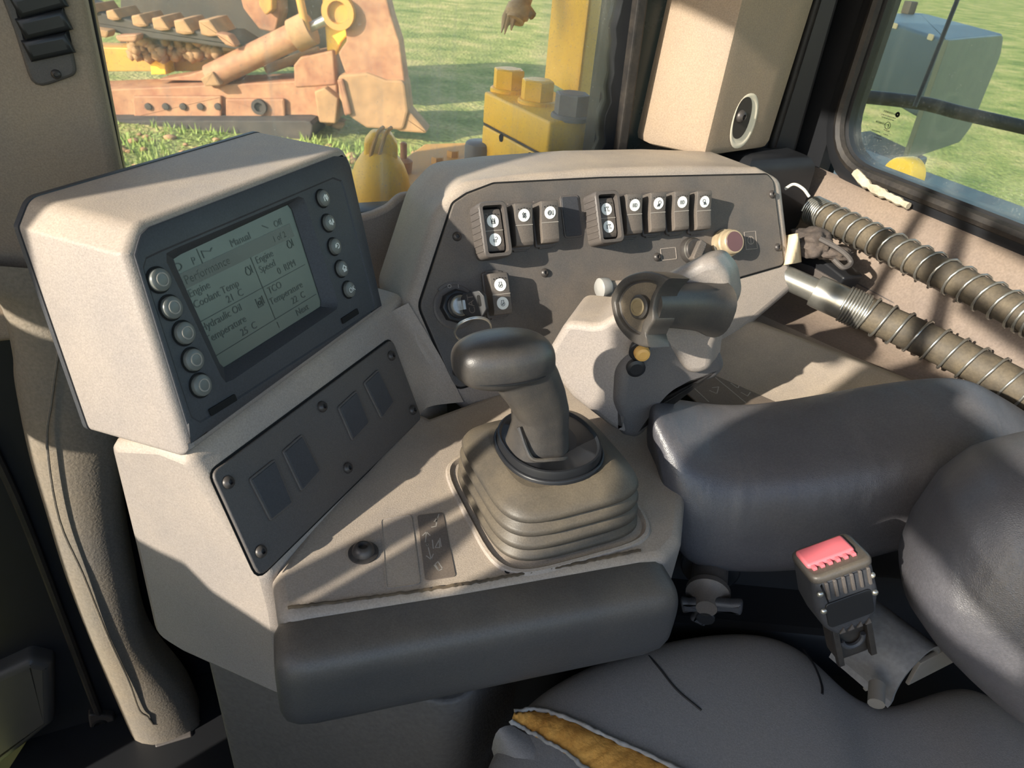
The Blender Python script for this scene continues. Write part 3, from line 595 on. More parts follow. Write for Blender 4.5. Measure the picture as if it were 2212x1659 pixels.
for u, v in ((1083, 298), (1145, 338)):
    a, b_ = f0.px(u, v); bm = BM(); lathe(bm, Fr(f0.w(a, b_, -.001), f0.x, f0.y), [(.0065, 0), (.0065, .0022)], 16); obj('drilled_hole', bm, M_hole, rb_)
fd_ = thing('machine_fender', 'faded yellow fender plate outside under the side window', 'fender', tuple(hg(.4, 1.15, .85)))
bm = BM(); prism(bm, FG, rpoly([(.02, .998), (.75, .998), (.75, 1.42), (.45, 1.42), (.36, 1.30), (.02, 1.10)], .01), .82, .86, .006, 3, back=True); obj('fender_plate', bm, M_yelf, fd_)
for u, v in ((978, 338), (945, 352)):
    bm = BM(); p_ = onz(u, v, .86); prism(bm, Fr(p_, HH, GG), circ(0, 0, .012, 6), -.001, .012, .002); obj('fender_bolt', bm, M_yelf, fd_)
p_ = onz(1033, 372, .86); bm = BM(); lathe(bm, Fr(p_, HH, GG), [(.026, -.002), (.0265, .045), (.025, .052), (.021, .055), (.0, .0555)], 32); tag(obj('vent_cap', bm, M_greycap), 'grey cylindrical cap standing on the yellow fender', 'cap')
dm_ = thing('hose_cover', 'yellow domed hose cover outside between the monitor and the dash', 'cover', tuple(onz(818, 450, .86)))
p_ = onz(822, 436, .86); f = Fr(p_, HH, GG)
bm = BM(); lathe(bm, f, [(.046, -.04), (.048, .0), (.0475, .02), (.044, .042), (.037, .060), (.030, .071), (.024, .078), (.018, .081)], 36); obj('dome', bm, M_yel, dm_, ang=70)
fz = Fr(f.w(0, 0, .062), nrm((1, .2, 0)), UP)
bm = BM(); prism(bm, fz, rpoly([(-.026, -.03), (.028, -.03), (.027, .030), (.018, .046), (-.010, .048), (-.022, .034)], .010), -.016, .016, .007, 3, back=True); ob_ = obj('dome_lug', bm, M_yel, dm_)
for k in (-1, 1): bm = BM(); tube(bm, spline([fz.w(-.012+.006*k, -.034, .018), fz.w(-.008+.006*k, .010, .019), fz.w(.004+.006*k, .046, .012), fz.w(.012+.006*k, .050, -.01)], 5), .003, 8); obj('lug_rib', bm, M_yelf, ob_)
bm = BM(); lathe(bm, f, [(.0478, -.004), (.0500, -.002), (.0500, .004), (.0476, .006)], 36, False, False); obj('dome_band', bm, M_yelf, dm_)
pr = onz(872, 372, .86); bm = BM(); lathe(bm, Fr(pr, HH, GG), [(.014, 0), (.016, .02), (.010, .024), (.006, .025), (.006, .05), (.004, .052)], 16); tag(obj('rusty_fitting', bm, M_rust), 'small rusty fitting behind the yellow domed cover', 'fitting')
# splintered wood hanging outside the glass
wd = thing('splintered_branch', 'pale splintered branch end hanging outside at the top of the side window', 'branch', tuple(at(1125, 0, 1.25)))
bm = BM(); tube(bm, spline([at(1150, -150, 1.28), at(1136, -40, 1.26), at(1124, 10, 1.25), at(1112, 45, 1.25)], 8), [.020]*10+[.018]*8+[.022]*4+[.017]*3, 12)
obj('branch_stub', bm, M_wood, wd, ang=180)
rg = random.Random(8)
for k in range(11):
    x = 1092+6*k; bm = BM(); ln = (74 if k in (0, 1, 3) else 54)-2.6*k+rg.uniform(-6, 6); tube(bm, [at(1118+.45*(x-1120), 10, 1.25+rg.uniform(-.012, .008)), at(x, 36, 1.248), at(x-6+rg.uniform(-4, 4), ln, 1.25)], [.008, .007, .001], 6); obj('splinter', bm, M_wood, wd, ang=180)

# ---- outside the rear window
qz = at(2042, 86, 2.3); zq = float(qz[2]); qL = onz(1868, 30, zq); qR = onz(2172, 74, zq)
eb = thing('equipment_box', 'grey steel equipment box with handle slots outside the rear window', 'box', tuple(qz*V(1, 1, 0)+UP*(zq-.5)))
foot = rpoly([tuple(qz[:2]), tuple(qL[:2]), tuple((qL+qR-qz)[:2]), tuple(qR[:2])], [.02, .02, .05, .10], 6)
hb_ = zq-onpl(1985, 258, qz, nrm(np.cross(qL-qz, UP)))[2]; hr_ = zq-onpl(1950, 345, qz, nrm(np.cross(qR-qz, UP)))[2]
bm = BM(); prism(bm, Fr((0, 0, zq), (1, 0, 0), (0, 1, 0)), foot, -abs(hb_), 0, .012, 3, back=True); obj('box_shell', bm, M_boxg, eb)
FR_ = Fr(qz, nrm(qR-qz), UP); wR = np.linalg.norm(qR-qz)
bm = BM(); prism(bm, FR_, rpoly([(.02, -abs(hr_)), (wR*.88, -abs(hr_)), (wR, -abs(hr_)*.86), (wR, -.07), (wR*.9, -.0), (.0, -.0)], [.02, .05, .05, .06, .06, .0], 4), -.006 if FR_.z@(CAM-qz) > 0 else -.012, .012 if FR_.z@(CAM-qz) > 0 else .006, .002); obj('door_panel', bm, mat('box_door', srgb(116, 120, 108), .5, var=.1), eb)
FLl = Fr(qz, nrm(qL-qz), UP); sgn = 1 if FLl.z@(CAM-qz) > 0 else -1
for u, v in ((1935, 54), (2012, 78)):
    a, b_ = FLl.px(u, v); bm = BM(); prism(bm, FLl, rpoly([(a-.022, b_-.012), (a+.022, b_-.012), (a+.022, b_+.006), (a-.022, b_+.006)], .006), min(0, sgn*.003), max(0, sgn*.003)); obj('handle_slot', bm, M_paper, eb)
zs_ = zq-abs(hr_); bm = BM(); prism(bm, Fr((0, 0, zs_), (1, 0, 0), (0, 1, 0)), [tuple(onz(u, v, zs_)[:2]) for u, v in ((1800, 292), (1950, 352), (2005, 338), (1880, 280))], GZ-zs_, -.001, .01); obj('box_stand', bm, M_boxg, eb)
bm = BM(); p_ = onz(1960, 30, zq); box(bm, Fr(p_, HH, GG), (-.02, .02), (-.02, .02), (0, .05), .004); obj('box_latch', bm, M_dkst, eb)
bm = BM(); tube(bm, spline([at(1830, 205, 1.75), at(1985, 222, 1.72), at(2080, 245, 1.7), at(2212, 275, 1.68), at(2400, 320, 1.66), at(2900, 470, 1.6), at(3300, 700, 1.55)], 8), .0155, 14)
tag(obj('cable_hose', bm, M_rubber, ang=180), 'thick black hose crossing in front of the grey box outside the rear window', 'hose')
bm = BM(); tube(bm, [at(2110, -90, 1.6), at(2068, 0, 1.6), at(1992, 190, 1.6), at(1975, 232, 1.6)], .005, 8); tag(obj('antenna_rod', bm, M_rubber, ang=180), 'thin dark rod slanting outside the rear window', 'rod')
ld = thing('outer_ledge', 'blue-grey steel ledge outside along the rear window sill', 'ledge', tuple(hg(1.05, .5, .9)))
bm = BM(); box(bm, Fr((0, 0, 0), HH, GG), (.985, 1.09), (-.3, 1.15), (.93, .965), .006); obj('ledge_plate', bm, M_boxg, ld)
p_ = onz(1965, 378, .966); bm = BM(); lathe(bm, Fr(p_, GG, UP), [(.026, -.03), (.028, -.026), (.028, .0), (.024, .004), (.012, .006)], 28); tag(obj('yellow_roller', bm, M_yel), 'small round yellow roller on the outer ledge', 'roller')

# ================================================================== CONSOLE
con = thing('instrument_console', 'dusty beige and charcoal instrument console with rocker switches below the side window', 'console', tuple(hg(.35, .45, .64)))
# main body: deck slab and the wedge that carries the blank panel
eB = (q0-A0)@EE                                     # left end of the wedge along EE
QL = Fr(q0, OUT, UP)                                # left end plane: a = outwards, b = up (origin q0)
bz = lambda z: z-q0[2]
bm = BM()
sec = [(-.060, bz(.640)), (-.062, bz(.760)), (-.058, bz(.80)), (0, 0), (.03, .001), (.082, bz(.886)), (.086, bz(.772)), (.093, bz(.648)), (.06, bz(.64))]
def wedge(sec, L):
    rr = rpoly(sec, [.014, .02, .014, .014, .014, .014, .03, .03, .014], 4)
    rr = ccw(rr); b = .009; rings = []
    for d, t in ((b, 0), (b*.3, b*.3), (0, b)): rings.append([QL.w(x, y)+EE*t for x, y in offs(rr, d)])
    rings.append([QL.w(x, y)+EE*L for x, y in rr]); return rings
loft(bm, wedge(sec, .315), True, True)
pl = [hgp(A0+EE*.02-OUT*.0), hgp(B0), (.20, .60), (.43, .66), (.47, .50), hgp(onz(1475, 1165, ZD)), hgp(onz(1440, 1205, ZD)), hgp(onz(1000, 1285, ZD)), hgp(onz(600, 1348, ZD))]
pl = [pl[0], (pl[1][0]-.02, pl[1][1]+.05)]+pl[2:]
prism(bm, Fr((0, 0, 0), HH, GG), rpoly(pl, [0, 0, 0, 0, 0, .02, .02, 0, .02], 4), .70, ZD, .010, 4)
obj('console_body', bm, M_beige, con, ang=50)
# fillet between the wedge and the dash
bm = BM()
bt = FB.w(*FB.px(838, 680)); bb = FB.w(*FB.px(905, 905)); db = FD.w(*FD.px(1000, 868), .002); dm = FD.w(*FD.px(950, 770), .002); dt = FD.w(*FD.px(880, 655), .004)
rows_ = [spline([bt+EE*(-.012), FB.w(*FB.px(872, 800)), bb+EE*(-.006)], 4), spline([bt+EE*.012+FB.z*.001, (FB.w(*FB.px(895, 790))+dm)/2-FB.z*.002, bb+EE*.02+UP*.003], 4), spline([dt, dm, db], 4)]
rows2 = [spline([rows_[k][i] for k in range(3)], 4) for i in range(9)]
grid(bm, lambda u, v: rows2[int(round(u*8))][int(round(v*8))], 9, 9)
obj('corner_fillet', bm, M_beige, con, ang=80)
# dash hood that carries the switch panel
ridge = FD.pts([(1015, 890), (955, 845), (882, 745), (868, 668), (938, 450), (995, 388), (1110, 372), (1300, 357), (1480, 352), (1640, 356), (1692, 384), (1703, 480), (1718, 625), (1560, 760), (1300, 840)])
rr = rpoly(ridge, [.0, .02, .03, .03, .05, .04, .02, 0, 0, .02, .02, .01, .012, .01, 0], 4); rr = ccw(rr)
bk = GG*.885+0
bm = BM(); rings = []
b = .011
for d, c in ((b, 0.), (b*.62, -.0008), (b*.29, -.0035), (b*.08, -.007), (0, -.012)): rings.append([FD.w(x, y, c) for x, y in offs(rr, d)])
for t in (.03, .06, .09): rings.append([p+GG*t+UP*(-.05*t) for p in [FD.w(x, y, -.012) for x, y in rr]])
last = rings[-1]; cc = sum(last)/len(last); rings.append([p+GG*.006+(cc-p)*.02 for p in last])
loft(bm, rings, True, True); obj('dash_hood', bm, M_beige, con, ang=60)
# window-base flange running left from the hood
bm = BM()
FFl = fg(.865); fl_ = rpoly(FFl.pts([(730, 482), (806, 462), (838, 448), (866, 420), (930, 420), (930, 720), (730, 720)]), [0, .02, .03, .03, 0, 0, 0], 5)
prism(bm, FFl, fl_, -.012, .0, .006, 3); obj('hood_flange', bm, M_beige, con)
# charcoal switch panel
FDp = FD.at(0, 0, .0)
so_ = FD.pts([(905, 662), (978, 440), (1008, 420), (1066, 398), (1300, 386), (1480, 382), (1655, 378), (1668, 392), (1691, 572), (1600, 598), (1420, 660), (1180, 770), (985, 841), (965, 800)])
sp = rpoly(so_, [.02, .012, .012, .02, 0, 0, .008, .012, .008, .004, 0, 0, .012, .012], 4)
bm = BM(); prism(bm, FD, offs(ccw(sp), -.0022), .0, .0006); obj('panel_gap', bm, M_hole, con)
bm = BM(); prism(bm, FD, sp, .0, .0030, .0012); panel = obj('switch_panel', bm, M_fascia, con)
PZ = .0030
for u, v in ((985, 512), (1174, 590), (985, 803), (1664, 421), (1676, 535), (1416, 556)):
    screw(FD.at(*FD.px(u, v), PZ), .0052, con)
# rocker switches
def icon_disc(parent, f, r=.0069):
    bm = BM(); lathe(bm, WORLD, [(r, 0), (r, .0003), (r*.97, .0004)], 28); return obj('icon_disc', bm, M_white, parent, fr=f)
def glyph(parent, f, lines, wd=.00042):
    bm = BM(); strokes(bm, WORLD, lines, wd, .0005, .0002); return obj('icon_glyph', bm, M_ink, parent, fr=f)
def arc(cx, cy, r, a0, a1, n=10): return [(cx+r*math.cos(math.radians(a0+(a1-a0)*i/n)), cy+r*math.sin(math.radians(a0+(a1-a0)*i/n))) for i in range(n+1)]
u_ = .001
def sc_(ls, k=1.): return [[(x*u_*k, y*u_*k) for x, y in l] for l in ls]
lampD = arc(1.1, 0, 2.1, -90, 90)
G_lamp = sc_([[(0.6, -2.1), (0.6, 2.1)]+lampD[::-1][:0], [(0.6, 2.1)]+arc(.6, 0, 2.1, 90, -90)+[(0.6, -2.1)]]+[[(-3.4, y), (-.4, y)] for y in (-1.8, -.9, 0, .9, 1.8)])
G_lampr = sc_([arc(1.2, 1.2, 1.9, -70, 200)+[(-.4, .1), (1.8, -.7)]]+[[(-.6+k*.8, -.5-.1*k), (-2.2+k*1.1, -3.4)] for k in range(4)])
G_lampl = sc_([arc(-1.2, 1.2, 1.9, -20, 250)+[(-1.8, -.7), (.4, .1)]]+[[(-1.4+k*.8, -.9+.2*k), (-1+k*1.2, -3.4)] for k in range(4)])
G_arrows = sc_([[(-1.6, -2.4), (-1.6, 1.2), (-2.4, 1.2), (-1.1, 3.2), (.1, 1.2), (-.6, 1.2), (-.6, -2.4), (-1.6, -2.4)], [(1.6, 2.4), (1.6, -1.2), (2.4, -1.2), (1.1, -3.2), (-.1, -1.2), (.6, -1.2), (.6, 2.4), (1.6, 2.4)]])
G_gear = sc_([arc(-.8, 0, 2.0, 0, 360, 20), arc(-.8, 0, 1.0, 0, 360, 12)]+[[(-.8+2*math.cos(t), 2*math.sin(t)), (-.8+2.8*math.cos(t), 2.8*math.sin(t))] for t in [k*PI/6 for k in range(12)]]+[[(3.2, 2.4), (3.2, -2.4)], [(2.6, -1.6), (3.2, -2.6), (3.8, -1.6)]])
G_cyl = sc_([[(-2, 3), (-2, -3), (2, -3), (2, 3)], [(0, 3.4), (0, 1.4)], [(-1.4, 1.4), (1.4, 1.4), (1.4, -2.2), (-1.4, -2.2), (-1.4, 1.4)], arc(0, -.4, .8, 0, 360, 10)])
G_lock = sc_([[(-2.2, .4), (-2.2, -2.0), (.6, -2.6), (.6, .0), (-2.2, .4)], arc(1.2, 1.6, 1.4, -120, 150), [(-.8, -.4), (-.8, -1.6)]])
G_rip = sc_([[(-3, 2), (-3, -2), (-1.6, -2), (-1.6, 2), (-3, 2)], [(-.4, 2.6), (2.4, 2.6), (2.4, 1.6), (-.4, 1.6), (-.4, 2.6)], [(1, 1.6), (1, -2.6)], [(2.6, -1), (2.6, -2.8)]])
G_eng = sc_([arc(0, -.8, 2.2, 125, 415, 16)+[(1.2, 1.2), (1.5, 3), (-1.5, 3), (-1.2, 1.2)], [(-1, -1.6), (.2, -.2), (.9, .4)], [(-.4, -1.8), (1.0, -.2)]])
def rocker(f, glyphs, big=True, name='rocker_switch'):
    """f: frame on the panel surface centred on the switch; body protrudes along +z"""
    bmz = BM(); rbox(bmz, f, (-.0128, .0128), (-.0255, .0255), (0, .0045), .003, .0012); 
    for s in (-1, 1): box(bmz, f, (-.008, .008), (s*.0255-.0015, s*.0255+.0015), (0, .0035), .0008)
    prof = [(-.0225, .002), (-.0228, .018), (-.019, .0202), (0, .0225), (.019, .0282), (.0225, .0275), (.0228, .002)] if big else [(-.0225, .002), (-.0228, .020), (-.018, .0220), (0, .0225), (.018, .0220), (.0228, .020), (.0228, .002)]
    pf = Fr(f.w(-.0108, 0, 0), f.y, f.z)
    o = obj(name, bmz, M_char, con)
    bm = BM(); prism(bm, Fr(f.w(-.0107, 0, 0), f.y, f.z), rpoly(prof, [0, .002, .004, .02, .004, .002, 0], 3), 0., .0214, .0012, 2, back=True); obj('rocker_cap', bm, M_fascia, o)
    # dividing line and small dimples
    sl = math.atan2(.0057, .019) if big else 0.; 
    fu = Fr(f.w(0, .0095, .02535 if big else .02235), f.x, f.y*math.cos(sl)+f.z*math.sin(sl))
    fd = Fr(f.w(0, -.0105, .0216 if big else .02235), f.x, f.y*math.cos(.11 if big else 0)+f.z*math.sin(.11 if big else 0))
    bm = BM(); strokes(bm, f, [[(-.0102, -.0008), (.0102, -.0008)]], .0006, .0224, .0004); obj('divider_line', bm, M_silver, o)
    bm = BM()
    for k in range(5): lathe(bm, Fr(fu.w(-.0068+.0034*k, .0078-.0006*abs(k-2), .0001), fu.x, fu.y), [(.0006, 0), (.0005, .0003)], 8)
    obj('dimples', bm, M_ink, o)
    for (half, G) in glyphs:
        ff = fu if half == 'u' else fd; ff = ff.at(0, -.0002, .0001)
        d = icon_disc(o, ff); glyph(o, ff, G)
    return o
def fdp(u, v, c=.024): return FD.at(*FD.px(u, v, c), PZ)
def guard(f):
    bm = BM(); o_ = rpoly([(-.0165, -.030), (.0165, -.030), (.0165, .030), (-.0165, .030)], .007); i_ = rpoly([(-.0122, -.0255), (.0122, -.0255), (.0122, .0255), (-.0122, .0255)], .004)
    o_ = ccw(o_); i_ = ccw(i_)
    loft(bm, [[f.w(a, b, c+.004*math.cos(b*60)) for a, b in q] for q, c in ((o_, -.004), (o_, .026), (offs(o_, .0012), .0275), (i_, .0275), (i_, .0))], False, False)
    for k in range(7):
        y = -.021+.007*k; box(bm, f, (-.0172, -.0160), (y-.0013, y+.0013), (.001, .027), .0004)
    return obj('switch_guard', bm, M_char, con)
for (u, v), gl_ in (((1131, 485), [('u', G_arrows)]), ((1187, 479), [('u', G_gear)]), ((1369, 462), [('u', G_lamp)]), ((1420, 458), [('u', G_lampr)]), ((1471, 455), [('u', G_lamp)]), ((1519, 454), [('u', G_lampl)])):
    rocker(fdp(u, v), gl_)
rocker(fdp(1082, 634), [('u', G_eng), ('d', G_eng)], False)
for (u, v), gl_ in (((1066, 497), [('u', G_cyl), ('d', G_lock)]), ((1311, 470), [('u', G_rip), ('d', G_rip)])):
    f = fdp(u, v); rocker(f, gl_, False); guard(f)
# blank filler in the switch row
f = FD.at(*FD.px(1231, 469), PZ); bm = BM(); rbox(bm, f, (-.0122, .0122), (-.0245, .0245), (0, .0015), .004, .0006); b_ = obj('blank_filler', bm, M_char, con)
bm = BM(); rbox(bm, f, (-.0105, .0105), (-.0225, .0225), (.001, .0022), .003, .0005); obj('filler_face', bm, M_bezel, b_)
# key switch
f = FD.at(*FD.px(985, 662, .006), PZ)
bm = BM(); lathe(bm, f, [(.025, 0), (.025, .0012), (.023, .0022)], 40); prism(bm, f, [(.027*math.cos(t), .027*math.sin(t)) for t in [math.radians(40+10*k) for k in range(10)]]+[(0, 0)], 0, .0016, 0); ks = obj('key_switch', bm, M_char, con)
bm = BM(); prism(bm, f, circ(0, 0, .0185, 8), .002, .013, .002); lathe(bm, f, [(.0135, .012), (.0135, .016), (.012, .017)], 30); obj('hex_nut', bm, M_black, ks)
bm = BM(); lathe(bm, f, [(.0112, .014), (.0112, .020), (.0102, .0212), (.0090, .0208)], 30); obj('lock_barrel', bm, M_steel, ks)
bm = BM(); text_mesh(bm, f, 'O', .006, -.004, .0205, .0024, 'CENTER'); text_mesh(bm, f, 'I', .006, .006, .0195, .0024, 'CENTER'); obj('key_marks', bm, M_silver, ks)
KF = f
# rotary selector, power knob, latch and framed symbol
f = FD.at(*FD.px(1499, 540, .01), PZ)
bm = BM(); lathe(bm, f, [(.0165, 0), (.0165, .003), (.0155, .006), (.0135, .011), (.0128, .012)], 36); rk = obj('rotary_selector', bm, M_screw, con)
bm = BM(); fr_ = f.at(.000, -.003, .008, math.radians(55)); rbox(bm, fr_, (-.013, .014), (-.0055, .0055), (0, .011), .003, .0015)
for k in range(6): box(bm, fr_, (-.010+.0034*k, -.0086+.0034*k), (-.0045, .0045), (.0105, .0116), .0003)
obj('selector_bar', bm, M_fascia, rk)
bm = BM(); lathe(bm, f, [(.0145, .006), (.0150, .0075), (.0145, .009)], 36, False, False); obj('selector_ring', bm, M_steel, rk)
f = FD.at(*FD.px(1559, 528), PZ)
bm = BM(); lathe(bm, f, [(.0185, 0), (.0185, .004), (.0165, .005), (.0172, .012), (.0155, .0135), (.0150, .021), (.0140, .0222), (.0125, .0222)], 40); kn = obj('power_knob', bm, M_gold, con)
bm = BM(); lathe(bm, f, [(.0126, .0221), (.0122, .0226), (.0, .0228)], 36, True, False); obj('knob_cap', bm, M_plum, kn)
def frame_line(f, w_, h_, r, parent, m, name, th=.0009):
    bm = BM(); p_ = ccw(rpoly([(-w_, -h_), (w_, -h_), (w_, h_), (-w_, h_)], r)); i_ = offs(p_, th)
    loft(bm, [[f.w(a, b, c) for a, b in q] for q, c in ((p_, 0), (p_, .0006), (i_, .0006), (i_, 0))], False, False); return obj(name, bm, m, parent)
f = FD.at(*FD.px(1441, 549), PZ); frame_line(f, .0115, .0075, .002, con, M_beige, 'latch_outline')
f = FD.at(*FD.px(1618, 520), PZ); fl2 = frame_line(f, .0095, .0115, .0005, con, M_beige, 'symbol_frame', .0006)
bm = BM(); strokes(bm, f, [arc(0, 0, .005, 0, 360, 24), [(0, -.004), (0, .004)]], .001, .0001, .0003); obj('symbol_glyph', bm, M_beige, fl2)
# small lever knob on the switch panel
bm = BM(); kb = FD.w(*FD.px(1312, 621, .045), .045); k2 = kb+HH*.05-UP*.002
tube(bm, [kb, k2, k2-FD.z*.05], .0075, 14); obj('pivot_rod', bm, M_beige, con)
kf = Fr(kb, FD.x, FD.y); kf = Fr(kb, GG, UP); bm = BM(); lathe(bm, Fr(kb-HH*.012, GG, UP), [(.0, -.001), (.009, 0), (.0115, .002), (.0115, .012), (.010, .014), (.006, .015)], 24, False, True); obj('pivot_knob', bm, mat('grey_knob', srgb(150, 148, 144), .4), con)

# sloping blank panel with its fillers and screws
bp_ = rpoly(FB.pts([(452, 1022), (843, 732), (907, 905), (556, 1249)]), .008)
bm = BM(); prism(bm, FB, offs(ccw(bp_), -.0018), .0, .0005); obj('panel_gap', bm, M_hole, con)
bm = BM(); prism(bm, FB, bp_, 0, .003, .0012); obj('blank_panel', bm, M_char, con)
for u, v in ((840, 770), (690, 880), (886, 887), (487, 1043), (745, 1012), (557, 1192)): screw(FB.at(*FB.px(u, v), .003), .0052, con)
for ins in (((535, 1035), (592, 990), (632, 1088), (583, 1128)), ((607, 975), (650, 937), (692, 1018), (650, 1065)), ((727, 880), (768, 842), (797, 915), (760, 955)), ((783, 827), (815, 797), (850, 870), (823, 907))):
    ip = ccw(rpoly(FB.pts(ins, .003), .003)); bm = BM(); prism(bm, FB, ip, .0025, .0046, .0008); o_ = obj('blank_filler', bm, M_char, con)
    bm = BM(); prism(bm, FB, offs(ip, .002), .0044, .0052, .0004); obj('filler_face', bm, M_bezel, o_)

# wrist pad along the front of the deck
pL = onz(588, 1372, .797); pR = onz(1448, 1222, .797); px_ = nrm(pR-pL); L_ = np.linalg.norm(pR-pL)
FPd = Fr(pL-UP*.0, px_, UP)                       # z of this frame points to the camera side
bm = BM(); rings = []; n = 40
prof = [(0, .72), (.004, .88), (.012, .97), (.025, 1.0), (L_-.025, 1.0), (L_-.010, .96), (L_-.003, .86), (L_, .7)]
for a, k in prof:
    sag = -.006*math.sin(PI*min(1, max(0, a/L_)))
    rings.append([FPd.w(a, -.040+y*k*1.0+.0, .004+x*k+.006*math.sin(PI*a/L_)) for x, y in se(n, .029, .041, 3.6)])
loft(bm, rings, True, True); obj('wrist_pad', bm, M_pad, con, ang=80)
bm = BM(); rg = random.Random(11)
tube(bm, [FPd.w(a, .0036+rg.uniform(-.0004, .0006), -.0205+.006*math.sin(PI*a/L_)+rg.uniform(-.0006, .0006)) for a in np.linspace(.012, L_-.02, 120)], .0014, 6); obj('dirt_line', bm, M_dirt, con)
# deck bolt, recess outline and direction label
f = FDK.at(*FDK.px(785, 1195)); bm = BM(); lathe(bm, f, [(.0125, 0), (.0125, .0015), (.0095, .0025), (.0085, .006), (.006, .0085), (.0042, .009), (.0038, .006)], 28); obj('deck_bolt', bm, M_screw, con)
rp_ = ccw(rpoly(FDK.pts([(822, 1122), (889, 1112), (909, 1262), (834, 1273)]), .004)); bm = BM()
loft(bm, [[FDK.w(a, b, c) for a, b in q] for q, c in ((rp_, 0), (rp_, .0007), (offs(rp_, .0007), .0007), (offs(rp_, .0007), .0002))], False, True); obj('blank_recess', bm, M_beige, con)
dp = rpoly(FDK.pts([(901, 1114), (957, 1107), (985, 1246), (919, 1256)]), .003); bm = BM(); prism(bm, FDK, dp, 0, .0007, .0002)
M_decal = mat('label_film', srgb(92, 84, 78), .5, .2, 900, dust=srgb(130, 114, 98), dust_amt=.5); dec = obj('direction_label', bm, M_decal, con)
bm = BM(); q = lambda l: [FDK.pts(x) for x in l]
strokes(bm, FDK, q([[(921, 1150), (919, 1172)], [(913, 1158), (921, 1150), (929, 1158)], [(925, 1184), (931, 1208)], [(921, 1202), (931, 1210), (936, 1198)],
                    [(938, 1128), (944, 1120), (942, 1138), (932, 1140)], [(948, 1112), (942, 1130)], [(934, 1168), (936, 1186)], [(940, 1184), (948, 1168), (950, 1184), (940, 1184)], [(950, 1164), (953, 1182)],
                    [(946, 1214), (956, 1230), (948, 1234), (940, 1220), (946, 1214)], [(938, 1222), (946, 1232)]]), .0008, .0007, .0001)
strokes(bm, FDK, [FDK.pts([(923+2.5*math.cos(t), 1178+2.5*math.sin(t)) for t in np.linspace(0, 6.3, 10)])], .0006, .0007, .0001); obj('label_arrows', bm, M_silver, dec)
# rubber boot seat recess
bc = onz(1185, 1012, .835); bh, bg = float(bc@HH), float(bc@GG)
bm = BM(); o_ = se(48, .079, .083, 5); FBt = Fr(hg(bh, bg, ZD), HH, GG)
loft(bm, [[FBt.w(a*s, b*s, c) for a, b in o_] for s, c in ((1.02, -.001), (1.0, .0025), (.97, .003), (.93, -.0005), (.88, -.0006))], False, False); obj('boot_rim', bm, M_beige, con)
bm = BM(); lathe(bm, FBt.at(-.068, -.072, -.0002), [(.0028, 0), (.0028, .0012)], 14); obj('drain_hole', bm, M_hole, con)

# side tray between the console and the wall
bm = BM()
R_ = [((.50, .63, .80), (.67, .30, .80)), ((.535, .615, .8005), (.69, .30, .8005)), ((.615, .66, .826), (.80, .30, .826)), ((.63, .668, .832), (.815, .30, .832)), ((.647, .675, .830), (.832, .30, .830)), ((.658, .683, .813), (.842, .30, .813)), ((.665, .69, .803), (.85, .30, .803)), ((.72, .73, .8005), (.865, .30, .8005))]
grid(bm, lambda u, v: (lambda r: hg(*[r[0][k]+(r[1][k]-r[0][k])*u for k in range(3)]))(R_[int(round(v*7))]), 16, 8)
lg_ = struct('trim_5', 'moulded beige ledge between the console and the side wall'); obj('side_ledge', bm, M_beige, lg_, ang=60)
# label plate on the deck beside the ledge
f = FDK
lp = rpoly(FDK.pts([(1470, 840), (1530, 790), (1640, 815), (1780, 900), (1560, 920)]), .006); bm = BM(); prism(bm, FDK, lp, .0, .0015, .0005); dl = obj('direction_label', bm, M_decal, con)
bm = BM(); strokes(bm, FDK, q([[(1500, 842), (1530, 870)], [(1545, 818), (1610, 872)], [(1532, 846), (1546, 852)], [(1538, 840), (1552, 838), (1548, 852)], [(1578, 830), (1592, 840)], [(1584, 826), (1598, 828), (1594, 840)], [(1600, 850), (1614, 858), (1620, 850)]]), .0012, .0015, .0002); obj('label_arrows', bm, M_silver, dl)
# dark right-hand side of the console under the armrest
bm = BM(); box(bm, WORLD, (.165, .60), (.56, .60), (.10, .79), .01); box(bm, WORLD, (-.05, .40), (.50, .60), (.36, .66), .01); sd = thing('side_console', 'dark side console box beneath the padded armrest', 'console', tuple(V(.38, .58, .10))); obj('side_box', bm, M_black, sd)
# pedestal below the console
bm = BM(); ped = Fr(q0*V(1, 1, 0), OUT, EE)
pd_ = [onz(425, 1425, .64), onz(600, 1512, .64), onz(850, 1500, .62), onz(850, 1300, .62)]
FPe = Fr((0, 0, 0), (1, 0, 0), (0, 1, 0))
P0 = QL.w(.047, 0)+EE*.012; P1 = P0+nrm((.80, -.16, 0))*.26; P2 = P1+nrm((.4, .9, 0))*.2; P3 = P0+nrm((.1, .9, 0))*.3
prism(bm, FPe, rpoly([tuple(p[:2]) for p in (P0, P1, P2, P3)], [.012, .04, .02, .02], 5), .05, .66, .004)
M_leather = mat('ribbed_leatherette', srgb(84, 80, 77), .6, 1., 240, dust=srgb(100, 92, 84), dust_amt=.4, dust_scale=8); ped_ = thing('console_pedestal', 'grey ribbed leatherette pedestal standing beneath the instrument console', 'pedestal', tuple(P0*V(1, 1, 0)+UP*.05)); obj('pedestal_cover', bm, M_leather, ped_)

